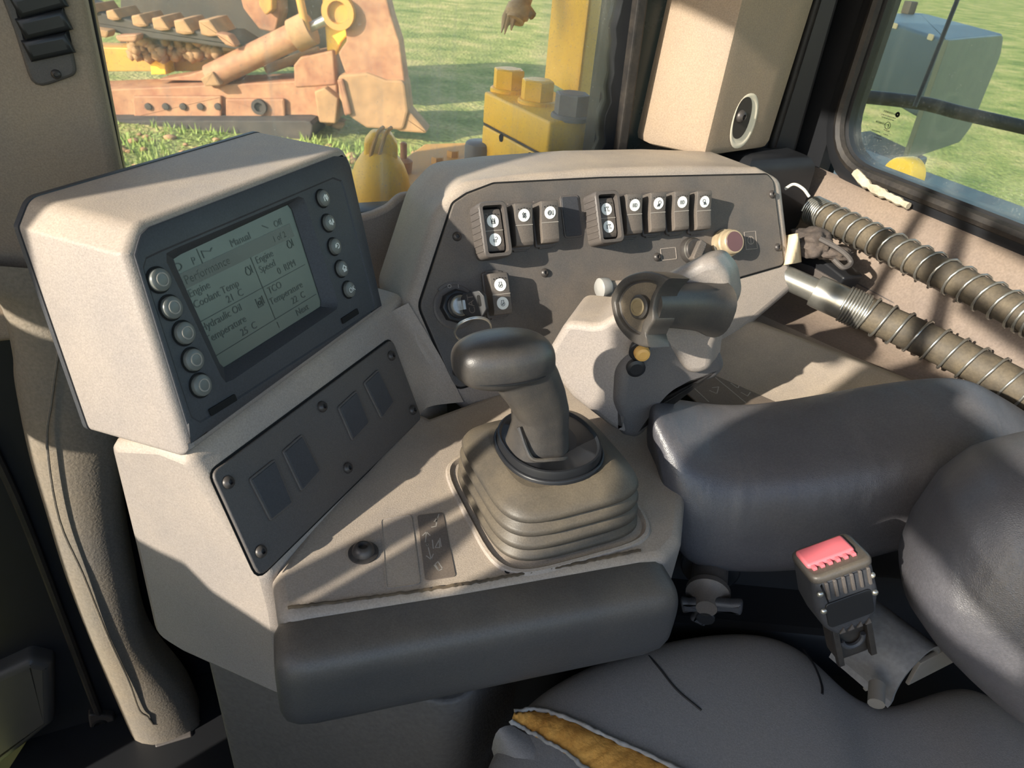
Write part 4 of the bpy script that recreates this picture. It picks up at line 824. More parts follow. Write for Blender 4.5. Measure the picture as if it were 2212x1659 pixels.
# ================================================================== MONITOR
mon = thing('display_monitor', 'beige boxy display monitor with grey screen and ten round buttons left of the console', 'monitor', tuple(q0))
fo = FC.pts([(405, 988), (266, 545), (288, 478), (742, 312), (762, 350), (833, 668)])
fr_ = ccw(rpoly(fo, [.004, .006, .020, .018, .004, .006], 6))
back = FC.z*-1; bdir = nrm(OUT)
bm = BM(); rings = []
for d, c in ((.0085, 0), (.005, -.0006), (.0022, -.0025), (.0006, -.005), (0, -.0085)): rings.append([FC.w(x, y, c) for x, y in offs(fr_, d)])
for t in (.03, .06, .088): rings.append([FC.w(x, y, -.0085)+bdir*t+UP*(-.08*t*(1 if y < .06 else 0)) for x, y in fr_])
rings.append([p+bdir*.002+(sum(rings[-1])/len(rings[-1])-p)*.006 for p in rings[-1]])
loft(bm, rings, False, True); obj('housing', bm, M_beige, mon, ang=50)
bm = BM(); rb = [FC.w(x, y, -.0085)+bdir*.0895+UP*(-.08*.0895*(1 if y < .06 else 0)) for x, y in offs(fr_, -.0006)]
loft(bm, [rb, [p+bdir*.004 for p in rb], [p+bdir*.010+(sum(rb)/len(rb)-p)*.05 for p in rb]], True, True); obj('back_cover', bm, M_bezel, mon)
# bezel ring with the recessed screen
N_ = 96
def resample(p, ctr, n=N_):
    p = ccw(p); o = []
    for i in range(n):
        t = 2*PI*i/n; d = V(math.cos(t), math.sin(t)); best = None
        for k in range(len(p)):
            a = V(*p[k-1])-ctr; b = V(*p[k])-ctr; e = b-a; den = d[0]*e[1]-d[1]*e[0]
            if abs(den) < 1e-12: continue
            s = (a[0]*e[1]-a[1]*e[0])/den; q = (a[0]*d[1]-a[1]*d[0])/den
            if s > 0 and -1e-6 <= q <= 1+1e-6: best = s if best is None else max(best, s)
        o.append(tuple(ctr+d*best))
    return o
sc4 = FC.pts([(372, 558), (627, 440), (697, 660), (480, 797)], -.008)
ctr = V(*np.mean(np.array(sc4), 0))
scr = resample(rpoly(sc4, .003, 3), ctr); rec = resample(rpoly(FC.pts([(352, 548), (655, 420), (734, 664), (487, 832)], .001), .006, 4), ctr)
bez = resample(offs(fr_, .007), ctr); bez2 = resample(offs(fr_, .0082), ctr); st1 = resample(rpoly(FC.pts([(300, 560), (735, 376), (812, 668), (418, 925)], .001), .01, 4), ctr)
bm = BM(); loft(bm, [[FC.w(a, b, c) for a, b in q] for q, c in ((bez, -.002), (bez, .0012), (bez2, .0018), (st1, .0018), (offs(st1, .0015), .0008), (rec, .0008), (offs(rec, .0012), -.0002), (scr, -.0080), (scr, -.0095))], False, False); obj('bezel', bm, M_bezel, mon, ang=30)
FS = FC.at(*FC.px(478, 790, -.0085), -.0085)
bm = BM(); prism(bm, FC, offs(scr, -.0015), -.0105, -.0088); lcd = obj('screen', bm, M_lcd, mon)
# text rows on the screen (written on the screen plane)
sx = V(*FC.px(690, 655, -.0085))-V(*FC.px(478, 790, -.0085)); sy = V(*FC.px(388, 552, -.0085))-V(*FC.px(478, 790, -.0085))
W_ = np.linalg.norm(sx)+.006; H_ = np.linalg.norm(sy)+.002; sxn = FC.x*sx[0]+FC.y*sx[1]; syn = FC.x*sy[0]+FC.y*sy[1]
FS = Fr(FC.w(*FC.px(478, 790, -.0085), -.0087), sxn, syn); FS.o = FS.o-FS.x*.006-FS.y*.002
bm = BM(); prism(bm, FS, [(0, H_*.735), (W_, H_*.735), (W_, H_*.865), (0, H_*.865)], 0, .0002); obj('screen_band', bm, M_lcdband, mon)
bm = BM(); T = lambda s, x, y, z=.0085, al='LEFT': text_mesh(bm, FS, s, z, x*W_, y*H_, .0002, al)
T('Manual', .46, .885, .0085); T('P', .15, .885, .008); T('Off', .86, .885, .008); T('1 of 2', .80, .765, .0075)
T('Engine', .04, .655); T('Coolant Temp', .04, .555); T('21  C', .27, .465)
T('Hydraulic Oil', .02, .355); T('Temperature', .02, .245); T('25  C', .27, .145)
T('Engine', .60, .655); T('Speed', .60, .565); T('0  RPM', .74, .475); T('TCO', .60, .355); T('Temperature', .58, .255); T('22  C', .76, .155); T('1', .56, .03, .008); T('Next', .76, .03, .0085)
L2 = lambda a: [(x*W_, y*H_) for x, y in a]
strokes(bm, FS, [L2([(.57, .735), (.57, .12)]), L2([(0, .44), (1, .44)]), L2([(0, .12), (1, .12)]), L2([(.215, .865), (.215, .99)])], .0005, .0002, .0001)
for cx_, cy_ in ((.51, .63), (.93, .68)): strokes(bm, FS, [[(cx_*W_+x*.9, cy_*H_+y*.9) for x, y in l] for l in sc_([arc(0, 0, 3.2, 125, 415, 14)+[(1.6, 2.6), (1.6, 4.4), (-1.6, 4.4), (-1.8, 2.6)], [(5, 4.5), (5, -2.5)]])], .0007, .0002, .0001)
strokes(bm, FS, [[(.50*W_+x, .335*H_+y) for x, y in l] for l in sc_([[(-3, 4), (-3, -3.5), (3, -3.5), (3, 3), (1, 3)], arc(0, -.5, 1.5, 0, 360, 10), [(5, 4), (5, -2.5)]])], .0009, .0002, .0001)
strokes(bm, FS, [L2(arc(.045, .92, .03, -140, 140)), L2([(.24, .90), (.24, .96), (.30, .93), (.32, .95)]), L2([(.76, .95), (.80, .91)])], .0008, .0002, .0001)
obj('screen_text', bm, M_lcdink, mon)
bm = BM(); T('Performance', .05, .765, .0095); obj('screen_title', bm, M_lcd, mon)
# buttons: five plain ring buttons left, five symbol buttons right
def button(u, v, r, kind):
    f = FC.at(*FC.px(u, v, .004), .0010)
    bm = BM(); lathe(bm, WORLD, [(r*1.16, 0), (r*1.16, .0006), (r*1.02, .0008), (r*1.0, .0002)], 36, True, False); rim = obj('button', bm, M_hole, mon, fr=f)
    bm = BM(); lathe(bm, WORLD, [(r, 0), (r, .0022), (r*.95, .0035), (r*.8, .0043), (r*.5, .0047), (0, .0049)], 36, True, False); obj('button_cap', bm, M_button, rim, fr=f)
    bm = BM(); z = .0048; g = {'ring': [arc(0, 0, .0045, 0, 360, 28)],
        'up': sc_([[(-2.8, -2), (-2.8, 1.2), (-.4, 3), (-.4, -1)], [(.6, 2.4), (.6, -2.6), (2.6, -.6), (1.8, 2.6)]]), 'dn': sc_([[(-3, 1.6), (-1, 2.6), (-.6, -1.6), (-2.6, -.6), (-3, 1.6)], [(.4, -2.4), (2.8, 2.4), (3, -.8)]]),
        'back': sc_([arc(.2, .3, 2.3, -100, 150), [(-3, -.2), (-2.2, 2.0), (-.6, .6), (-3, -.2)]]), 'home': sc_([[(-3, .2), (0, 3), (3, .2)], [(-2, .4), (-2, -2.6), (2, -2.6), (2, .4)], [(-.5, -2.6), (-.5, -.6), (.6, -.6), (.6, -2.6)]])}
    if kind == 'ok': text_mesh(bm, WORLD, 'OK', .0068, 0, -.0024, z+.0003, 'CENTER')
    else: strokes(bm, WORLD, g[kind], .0009, z-.0012, .0015)
    obj('button_mark', bm, M_white if kind != 'ring' else M_silver, rim, fr=f)
for u, v in ((348, 604), (374, 664), (402, 719), (421, 777), (438, 832)): button(u, v, .0084, 'ring')
for (u, v), k in zip(((701, 428), (713, 481), (726, 532), (741, 580), (757, 625)), ('up', 'dn', 'back', 'home', 'ok')): button(u, v, .0076, k)
for a, b in (((452, 892), (508, 858)), ((738, 694), (772, 672))):
    pa = V(*FC.px(*a, .001)); pb = V(*FC.px(*b, .001)); d = nrm(pb-pa); n_ = V(-d[1], d[0])*.0028
    bm = BM(); prism(bm, FC, rpoly([tuple(pa-n_), tuple(pb-n_), tuple(pb+n_), tuple(pa+n_)], .0008), .0007, .0022); obj('slot', bm, M_hole, mon)

# ================================================================== KEY IN THE SWITCH
kc = KF.w(0, 0, .021)
key = thing('ignition_key', 'black-headed ignition key on a steel ring, in the console key switch', 'key', tuple(kc))
bm = BM(); box(bm, KF, (-.0015, .0015), (-.005, .005), (.018, .032), .0003); obj('key_blade', bm, M_steel, key)
kp = KF.w(0, 0, .03); K2 = Fr(kp, nrm(KF.z*.7+KF.x*.7), KF.y)     # head lies in the plane of the blade
K2 = Fr(KF.w(.0, 0, .026), nrm(KF.z*.75+KF.x*.66), nrm(KF.y*1.0-KF.x*.1))
bm = BM(); prism(bm, K2, rpoly([(0, -.008), (.004, -.013), (.022, -.016), (.029, -.008), (.029, .006), (.024, .013), (.004, .012), (0, .007)], .004), -.0028, .0028, .0012, 3, back=True); hd = obj('key_head', bm, M_black, key)
bm = BM(); prism(bm, K2, rpoly([(.020, -.004), (.024, -.004), (.024, .008), (.020, .008)], .0018), .0026, .0030); obj('head_slot', bm, M_hole, hd)
KT = Fr(K2.w(.0185, -.0105, .0028), K2.y, -K2.x)
bm = BM(); text_mesh(bm, KT, 'CAT', .0105, .0, .003, .0002); obj('key_mark', bm, M_char, hd)
rc_ = FD.w(*FD.px(1021, 711, .035), .035)
RF = Fr(rc_, nrm(HH+GG*-.1), nrm(UP-GG*.4))
for k in (0, 1):
    bm = BM(); tube(bm, [RF.w(.0195*math.cos(t), .0195*math.sin(t), .0016*k) for t in np.linspace(0, 2*PI, 49)[:-1]], .0011, 8, closed=True); obj('key_ring', bm, M_steel, key)

# ================================================================== JOYSTICK
joy = thing('joystick', 'black joystick with rounded T-shaped grip and folded rubber boot on the deck', 'joystick', tuple(hg(bh, bg, ZD)))
FJ = Fr(hg(bh, bg, ZD), HH, GG)
bp = [(0, .062), (.002, .069), (.0045, .0712), (.0085, .0708), (.0105, .0645), (.0135, .0638), (.0155, .0695), (.0185, .0702), (.0225, .0692), (.0245, .0632), (.0275, .0628), (.0295, .0680), (.0325, .0688), (.0365, .0675), (.0385, .0620), (.0410, .0615), (.0430, .0662), (.0460, .0672), (.0495, .0655), (.0530, .0610), (.0560, .0565), (.0585, .0525), (.0605, .0485), (.0612, .046)]
rings = []
for z, r in bp:
    t = z/.06; tx = .10*t; ty = -.05*t
    rings.append([FJ.w(a-.004*t, b_-.002*t, z+a*tx*.30+b_*ty*.6) for a, b_ in se(64, r, r*1.05, 4.4)])
bm = BM(); loft(bm, rings, True, True); bt_ = obj('rubber_boot', bm, M_rub, joy, ang=75)
FJ2 = Fr(FJ.w(-.004, -.001, .0605), nrm(HH+UP*.03), nrm(GG-UP*.03))
bm = BM(); o_ = se(48, .046, .052, 2.3)
loft(bm, [[FJ2.w(a*s, b_*s, c) for a, b_ in o_] for s, c in ((1.0, -.001), (1.0, .003), (.985, .0042), (.96, .0044), (.95, .003), (.945, .009), (.93, .0115), (.90, .012), (.86, .010), (.5, .012))], True, True); obj('boot_collar', bm, M_black, joy, ang=50)
gp = fg(bg-.004)                                     # vertical plane through the stick
def J(u, v, c=0.): a = gp.px(u, v); return gp.w(a[0], a[1], c)
bm = BM()
secs = [(1155, 990, .030, .030), (1160, 955, .0255, .026), (1166, 915, .0225, .024), (1166, 880, .0225, .024), (1152, 845, .0245, .025), (1132, 810, .0265, .0255), (1115, 780, .0265, .0255)]
rings = []
for i, (u, v, rx, ry) in enumerate(secs):
    p_ = J(u, v); tl = .10+.05*i
    xx = nrm(HH+UP*tl*.8); rings.append([p_+xx*a+(-GG)*b_ for a, b_ in se(40, rx, ry, 2.8)])
loft(bm, rings, True, True)
hc_ = J(1088, 777); ex = nrm(J(1185, 757)-J(1000, 797)); ez = nrm(UP*.95+GG*.15); ey = np.cross(ez, ex); ez = np.cross(ex, nrm(ey))
rings = []
for i in range(1, 28):
    t = PI*i/28; x = -math.cos(t); k = math.sin(t)**.62
    dn = -.003*x
    rings.append([hc_+ex*(x*.0405)+nrm(ey)*(a*k)+ez*(b_*k*(1 if b_ > 0 else .92)+dn) for a, b_ in se(36, .0285, .0235, 2.5)])
loft(bm, rings, True, True)
o = obj('grip', bm, M_grip, joy, ang=180)
m = o.modifiers.new('remesh', 'REMESH'); m.mode = 'VOXEL'; m.voxel_size = .0013; m.use_smooth_shade = True
m = o.modifiers.new('smooth', 'SMOOTH'); m.iterations = 9; m.factor = .5
# moulded skirt edge across the stem, and the seam under the head
bm = BM(); sk = spline([J(1108, 905, .012), J(1114, 938, .022), J(1124, 951, .0275), J(1160, 948, .0300), J(1195, 950, .0275), J(1212, 962, .021)], 6); tube(bm, sk, .0018, 7); obj('grip_skirt', bm, M_grip, joy)
bm = BM(); path = []
for i in range(40):
    t = 2*PI*i/40; x = math.cos(t); y = math.sin(t)
    path.append(hc_+ex*(x*.0385)+nrm(ey)*(math.copysign(abs(y)**.8, y)*.0283)-ez*(.0085+.0025*x))
tube(bm, path, .0007, 5, closed=True); obj('grip_seam', bm, M_black, joy)

# ================================================================== RIPPER LEVER
lev = thing('control_lever', 'grey moulded control lever housing with crescent-shaped black handle', 'lever', tuple(onz(1380, 940, ZD)))
lb = onz(1382, 946, ZD); FLv = Fr(lb, HH, UP)        # a across, b up, +c towards the operator
FLv = Fr(lb*V(1, 1, 0)+UP*ZD, nrm((1, .12, 0)), UP)
def LV(u, v, c=0.): a = FLv.px(u, v, c); return FLv.w(a[0], a[1], c)
# left block: the sunlit sloping face, one solid that leans back to the left
FLL = Fr(LV(1350, 850, .02), nrm(FLv.x+FLv.z*.42), nrm(UP-FLv.z*.10))
def vpoly(fr, l, r, k=5): return ccw(rpoly([fr.px(u, v) for u, v in l], r, k))
bl = [(1352, 943), (1318, 925), (1236, 862), (1179, 792), (1180, 764), (1222, 694), (1292, 702), (1352, 664), (1420, 640), (1400, 740), (1364, 800), (1350, 870)]
bm = BM(); prism(bm, FLL, vpoly(FLL, bl, [.008, .02, .02, .02, .02, .014, .02, .02, .02, .02, .03, .03]), -.085, 0, .0075, 4); obj('lever_base', bm, M_beige, lev, ang=50)
# right block: same plastic, its shade painted in as darker grey
FRR = Fr(LV(1350, 850, .02), nrm(FLv.x-FLv.z*.28), nrm(UP-FLv.z*.05))
M_lever_shade = mat('shaded_plastic', srgb(84, 82, 82), .5, .3, 1000, dust=srgb(116, 108, 102), dust_amt=.35)
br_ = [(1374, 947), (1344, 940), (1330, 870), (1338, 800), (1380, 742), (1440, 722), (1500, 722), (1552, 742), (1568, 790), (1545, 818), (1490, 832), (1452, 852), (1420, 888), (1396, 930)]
bm = BM(); prism(bm, FRR, vpoly(FRR, br_, [.01, .012, .04, .04, .04, .04, .03, .03, .02, .02, .03, .03, .03, .02]), -.08, .004, .009, 5); obj('base_cover', bm, M_lever_shade, lev, ang=50)
# upright arm: a thick rounded triangle
M_arm = mat('arm_plastic', srgb(122, 116, 112), .42, .2, 1000, dust=srgb(146, 134, 120), dust_amt=.4)
ar0 = [(1396, 650), (1400, 622), (1516, 562), (1550, 556), (1580, 590), (1590, 650), (1566, 700), (1546, 745), (1540, 800), (1490, 812), (1450, 765), (1405, 735)]
FA = Fr(LV(1480, 680, .008), nrm(FLv.x+FLv.z*.12), UP)
pts = vpoly(FA, ar0, [.02, .02, .02, .018, .03, .03, .04, .03, .02, .02, .03, .03]); bm = BM(); rings = []
for d, c in ((.009, .004), (.0065, .0034), (.0035, .0018), (.0012, -.001), (0, -.005)): rings.append([FA.w(a, b_, c) for a, b_ in offs(pts, d)])
for t in (.008, .018): rings.append([FA.w(a+.6*t, b_, -.005-t) for a, b_ in pts])
rings.append([FA.w(a+.6*.02, b_, -.028) for a, b_ in offs(pts, .004)])
loft(bm, rings, True, True); obj('lever_arm', bm, M_arm, lev, ang=60)
# handle shaft
ha = LV(1385, 662, .055); hb = LV(1530, 662, .012); ax = nrm(ha-hb); sh = Fr(hb, nrm(np.cross(UP, ax)), np.cross(ax, nrm(np.cross(UP, ax)))); sh.z = ax; Ls_ = np.linalg.norm(ha-hb)
bm = BM(); loft(bm, [[sh.w(a*k, b_*kk-dz, z) for a, b_ in se(32, .022, .022, 2.5)] for z, k, kk, dz in ((-.004, 1.25, 1.25, 0), (.004, 1.1, 1.12, 0), (.014, .95, 1.0, 0), (.03, .85, .92, 0), (.05, .80, .84, 0), (Ls_-.006, .80, .80, 0))], True, True); obj('handle_shaft', bm, M_grip, lev, ang=70)
# crescent handle plate with a raised rim, dish and boss
HF = Fr(ha, nrm(np.cross(UP, ax)), UP); HF = Fr(ha, HF.x, np.cross(ax, HF.x)); HF.z = ax
def spl2(l, n=5): return [(float(p[0]), float(p[1])) for p in spline([V(a, b_, 0) for a, b_ in l], n)]
h_left = spl2(HF.pts([(1446, 601), (1420, 590), (1388, 586), (1350, 598), (1328, 622), (1319, 652), (1330, 700), (1356, 733), (1384, 749), (1404, 751)]))
h_right = spl2(HF.pts([(1404, 751), (1393, 735), (1400, 712), (1412, 692), (1412, 664), (1418, 638), (1430, 617), (1446, 601)]))
hpts = ccw(h_left[:-1]+h_right[:-1])
hctr = V(*HF.px(1372, 662)); dish = ccw(spl2(HF.pts([(1330, 653), (1340, 630), (1362, 611), (1396, 606), (1416, 616), (1404, 645), (1398, 676), (1386, 698), (1380, 722), (1354, 708), (1336, 682), (1330, 653)]), 4)[:-1])
ho_ = resample(hpts, hctr, 180); hd_ = resample(dish, hctr, 180); mixr = lambda t: [tuple(V(*a)*(1-t)+V(*b_)*t) for a, b_ in zip(ho_, hd_)]
bm = BM(); loft(bm, [[HF.w(a, b_, c) for a, b_ in q_] for q_, c in ((mixr(.35), -.027), (ho_, -.026), (ho_, -.003), (mixr(.03), -.0014), (mixr(.10), -.0003), (mixr(.2), .0), (mixr(.8), .0), (mixr(.94), -.0008), (hd_, -.004), ([tuple(hctr+(V(*p)-hctr)*.9) for p in hd_], -.0048))], True, True); hp_ = obj('handle_plate', bm, M_grip, lev, ang=48)
bm = BM(); prism(bm, HF, [tuple(hctr+(V(*p)-hctr)*.93) for p in hd_], -.0052, -.0045); obj('handle_dish', bm, mat('dusty_dish', srgb(84, 78, 70), .6, .2, 900, dust=srgb(132, 116, 92), dust_amt=.5, dust_scale=40), hp_)
bf = HF.at(*HF.px(1379, 663), -.005); bm = BM(); lathe(bm, bf, [(.0105, 0), (.0105, .005), (.0095, .006), (.0078, .006)], 28); obj('handle_boss', bm, M_grip, hp_)
bm = BM(); lathe(bm, bf, [(.0078, .005), (.0078, .0068), (.0072, .0072), (.0056, .0072), (.0054, .0064)], 28); strokes(bm, bf, [[(-.004, -.003), (.004, .003)]], .0012, .0064, .0004); obj('boss_screw', bm, mat('brass_screw', srgb(150, 134, 104), .4, metal=.4), hp_)
f = FLv.at(*FLv.px(1382, 758, .026), .024); f = Fr(f.o, f.x, f.y); f.z = nrm(FLv.z-FLv.x*.3)
bm = BM(); lathe(bm, f, [(.0098, -.004), (.0098, .003), (.0085, .004)], 24); cl_ = obj('button_collar', bm, M_black, lev)
f2 = Fr(f.o+f.z*.003+FLv.x*.002, f.x, f.y); bm = BM(); lathe(bm, f2, [(.0075, 0), (.0075, .005), (.0065, .0075), (.004, .0085)], 24); obj('amber_button', bm, M_amber, lev)
f = FLv.at(*FLv.px(1374, 796, .027), .027); bm = BM(); lathe(bm, f, [(.009, -.004), (.009, .001), (.006, .002)], 24); obj('blank_plug', bm, M_black, lev)

# ================================================================== ARMREST
arm = thing('armrest', 'long padded black armrest right of the joystick', 'armrest', (.30, .55, .76))
def y_at(u, v, y): return onpl(u, v, V(0, y, 0), V(0, 1, 0))
st = [((1408, 880), (1408, 905), (1472, 1170), -.0), ((1440, 852), (1445, 960), (1492, 1196), 0), ((1530, 868), (1530, 1040), (1545, 1212), 0), ((1650, 872), (1660, 1035), (1660, 1216), 0), ((1850, 832), (1850, 1010), (1810, 1204), 0), ((1990, 812), (1990, 985), (1930, 1170), 0), ((2090, 806), (2110, 960), (2040, 1140), 0), ((2150, 835), (2170, 970), (2170, 1110), 0), ((2330, 955), (2330, 1010), (2330, 1110), 0)]
rings = []
for i, (t, r, b_, _) in enumerate(st):
    yt, yr, yb = ((.600, .580, .525), (.628, .556, .520), (.64, .54, .518), (.64, .538, .518), (.64, .538, .518), (.64, .538, .518), (.63, .54, .52), (.62, .545, .525), (.61, .55, .53))[i]
    T_, R__, B_ = y_at(*t, yt), y_at(*r, yr), y_at(b_[0], b_[1]+34, yb)
    T_ = T_+UP*.004; MB_ = R__*.35+B_*.65+V(0, -.012, 0)
    Mu = (T_+R__)/2+UP*.006; Mv = (R__+B_)/2+V(0, -.010, 0)
    bk = T_+V(0, .02, -.03); bl = V(T_[0]*.5+B_[0]*.5, T_[1]+.01, B_[2]+.01); bq = B_+V(0, .03, -.012)
    rings.append([T_+V(0, .008, -.004), Mu, R__+V(0, -.004, .002), R__*.68+B_*.32+V(0, -.012, 0), MB_, B_+V(0, -.004, .004), bq, bl, bk])
c0_ = sum(rings[0])/9; c1_ = sum(rings[-1])/9
rings = [[c0_+(p-c0_)*.86-V(.004, 0, 0) for p in rings[0]]]+rings
bm = BM(); loft(bm, rings, True, True)
for e in bm.edges: e.smooth = True
o = obj('armrest_pad', bm, M_vinyl, arm, ang=180); subsurf(o, 3)
bm = BM(); box(bm, WORLD, (.19, .62), (.545, .60), (.70, .79), .01); obj('armrest_base', bm, M_black, arm)

# ================================================================== STAR KNOB below the armrest
kp_ = y_at(1535, 1290, .50); knb = thing('star_knob', 'black winged adjustment knob under the armrest', 'knob', tuple(kp_))
KN = Fr(y_at(1528, 1295, .49), nrm((1, -.25, .0)), UP)
bm = BM(); lathe(bm, KN, [(.018, -.05), (.018, -.016), (.0215, -.012), (.0215, -.006), (.017, -.004), (.012, .004), (.010, .012)], 28); obj('knob_hub', bm, M_char, knb)
for a, l_ in ((15, .032), (205, .024), (262, .026)):
    f = KN.at(0, 0, .0, math.radians(a)); bm = BM(); prism(bm, f, rpoly([(.002, -.008), (l_*.7, -.006), (l_, -.009), (l_+.002, .009), (l_*.7, .007), (.002, .008)], .004), .0, .011, .004, 3, back=True); obj('knob_wing', bm, M_bezel, knb)
bm = BM(); lathe(bm, KN.at(.002, -.014, .008), [(.009, 0), (.009, .003), (.008, .004)], 24); obj('knob_cap', bm, M_black, knb)
bm = BM(); lathe(bm, KN, [(.030, -.052), (.030, -.044), (.028, -.042)], 30); obj('knob_plate', bm, M_black, knb)

# ================================================================== SEAT BELT BUCKLE AND ITS BRACKET
bc_ = at(1812, 1268, .555)
bk_ = thing('seat_belt_buckle', 'black seat belt buckle with red button standing beside the seat', 'buckle', tuple(at(1830, 1390, .60)))
xw = nrm(at(1876, 1215, .553)-at(1758, 1258, .553)); yl = nrm(at(1796, 1180, .541)-at(1836, 1350, .572)); BF = Fr(bc_, xw, yl)
if BF.z@(CAM-bc_) < 0: BF.z = -BF.z
bm = BM(); out = rpoly([(-.0235, .026), (.0235, .026), (.0250, -.006), (.021, -.024), (.014, -.034), (-.014, -.034), (-.021, -.024), (-.0250, -.006)], [.004, .004, .01, .006, .006, .006, .006, .01], 4)
prism(bm, BF, out, -.022, .013, .006, 4, back=True); obj('buckle_body', bm, M_bezel, bk_, ang=60)
FTp = Fr(BF.w(0, .026, -.004), BF.x, -BF.z)
if FTp.z@BF.y < 0: FTp.z = -FTp.z
bm = BM(); rbox(bm, FTp, (-.0245, .0245), (-.018, .019), (-.005, .003), .008, .003); obj('top_rim', bm, M_grip, bk_)
bm = BM(); rbox(bm, FTp, (-.0215, .0165), (-.0065, .0135), (-.002, .0065), .003, .002)
for k in range(6): box(bm, FTp, (-.019+.0062*k, -.0160+.0062*k), (-.0100, -.0060), (.0, .0056), .0006)
obj('release_button', bm, M_red, bk_, label='red release button')
FF = Fr(BF.w(0, 0, .013), BF.x, BF.y); FF.z = BF.z
for k in range(6): bm = BM(); rbox(bm, FF, (-.016+.0066*k, -.0135+.0066*k), (.006, .022), (-.001, .0018), .001, .0005); obj('grip_rib', bm, M_char, bk_)
bm = BM(); rbox(bm, FF, (-.019, .018), (-.022, .002), (-.001, .0012), .004, .0006); obj('name_plate', bm, M_black, bk_)
for k in range(4): bm = BM(); prism(bm, FF, [(-.012+.007*k, -.031), (-.007+.007*k, -.031), (-.008+.007*k, -.026)], 0, .001); obj('lower_mark', bm, M_char, bk_)
for sx_ in (-1, 1):
    for sy_ in (.013, -.004): screw(FF.at(sx_*.0205, sy_, .0), .0026, bk_, M_steel)
SFt = Fr(BF.w(0, -.034, 0), BF.x, BF.y); SFt.z = BF.z
bm = BM(); rbox(bm, SFt, (-.014, .014), (-.036, .006), (-.014, .004), .004, .003); 
for sx_ in (-1, 1): box(bm, SFt, (sx_*.0135-.0025, sx_*.0135+.0025), (-.034, .004), (.005, .011), .001)
obj('stalk', bm, M_rubber, bk_)
bm = BM(); tube(bm, [SFt.w(.009*math.cos(t), -.012+.009*math.sin(t), .007) for t in np.linspace(PI, 2*PI, 14)], .0022, 7); obj('stalk_loop', bm, M_bezel, bk_)

br = thing('seat_bracket', 'grey hooded steel bracket beside the seat cushion below the buckle', 'bracket', tuple(at(1920, 1440, .60)))
a0_ = at(1938, 1418, .612); axh = nrm(at(1935, 1470, .590)-at(1850, 1400, .616))
hx = at(1990, 1425, .60)-at(1865, 1480, .60); hx = nrm(hx-axh*(hx@axh)); HFm = Fr(a0_, hx, np.cross(axh, hx)); HFm.z = axh
if HFm.y[2] < 0: HFm.y = -HFm.y
bm = BM(); arc_ = [(.037, -.018)]+[(.031*math.copysign(abs(math.cos(t))**.8, math.cos(t)), (.037*math.sin(t)-.012)) for t in np.linspace(math.radians(2), math.radians(178), 22)]+[(-.035, -.016)]
inn = [(x*.9, (y+.016)*.93-.016) for x, y in arc_]
loft(bm, [[HFm.w(a, b_, z) for a, b_ in arc_+inn[::-1]] for z in (-.040, .018)], True, True); obj('bracket_hood', bm, mat('grey_hood', srgb(92, 94, 98), .45, .2, 300, dust=srgb(120, 116, 108), dust_amt=.4, dust_scale=20), br, ang=30)
bm = BM(); lathe(bm, Fr(HFm.w(.0, -.012, .0), HFm.x, HFm.y), [(.012, -.03), (.017, -.028), (.017, -.008), (.014, -.006), (.017, -.004), (.017, .0), (.014, .002), (.017, .004), (.017, .008)], 24); obj('bracket_spool', bm, M_screw, br)
M_plate = mat('grey_steel_plate', srgb(122, 118, 112), .55, metal=.3, dust=srgb(96, 92, 86), dust_amt=.5, dust_scale=20)
FBk = Fr(at(1950, 1440, .625), nrm(at(2060, 1400, .64)-at(1900, 1480, .61)), UP)
for (u0, v0, w_, h_, c) in ((1960, 1440, .045, .009, .0), (2030, 1430, .030, .016, .012)):
    a, b_ = FBk.px(u0, v0, c); bm = BM(); box(bm, FBk, (a-w_, a+w_), (b_-h_, b_+h_), (c-.004, c), .001); obj('bracket_plate', bm, M_plate, br)
f = FBk.at(*FBk.px(1903, 1487, .016), .012); f = Fr(f.o, -FBk.z, UP); bm = BM(); tube(bm, [f.o, f.o+nrm((-.3, -.8, -.1))*.018], .0065, 12); obj('bracket_pin', bm, M_plate, br)

# ================================================================== OPERATOR SEAT
seat = thing('operator_seat', 'black vinyl operator seat with torn front edge showing yellow foam', 'seat', (.25, .25, .50))
def pillow(out, ctr, lv, n=64):
    """closed outline -> dome: lv = (scale, dz) rings from the rim to the centre"""
    o = [np.array(p, float) for p in out]
    return [[ctr+(p-ctr)*V(s, s, 1)+UP*dz for p in o] for s, dz in lv]
SZ = .672
def seatz(x, y):                                     # gentle saddle with a raised side bolster at the right
    return 0
so2 = [(1040, 1700), (1060, 1640), (1110, 1545), (1190, 1474), (1300, 1420), (1400, 1388), (1500, 1366), (1600, 1357), (1680, 1366), (1745, 1400), (1800, 1455), (1850, 1500), (1915, 1527), (1990, 1503), (2060, 1478), (2120, 1478), (2200, 1530), (2300, 1600)]
zs = [.650, .655, .662, .672, .680, .684, .686, .686, .683, .678, .672, .666, .662, .664, .667, .667, .664, .66]
top = [onz(u, v, z) for (u, v), z in zip(so2, zs)]
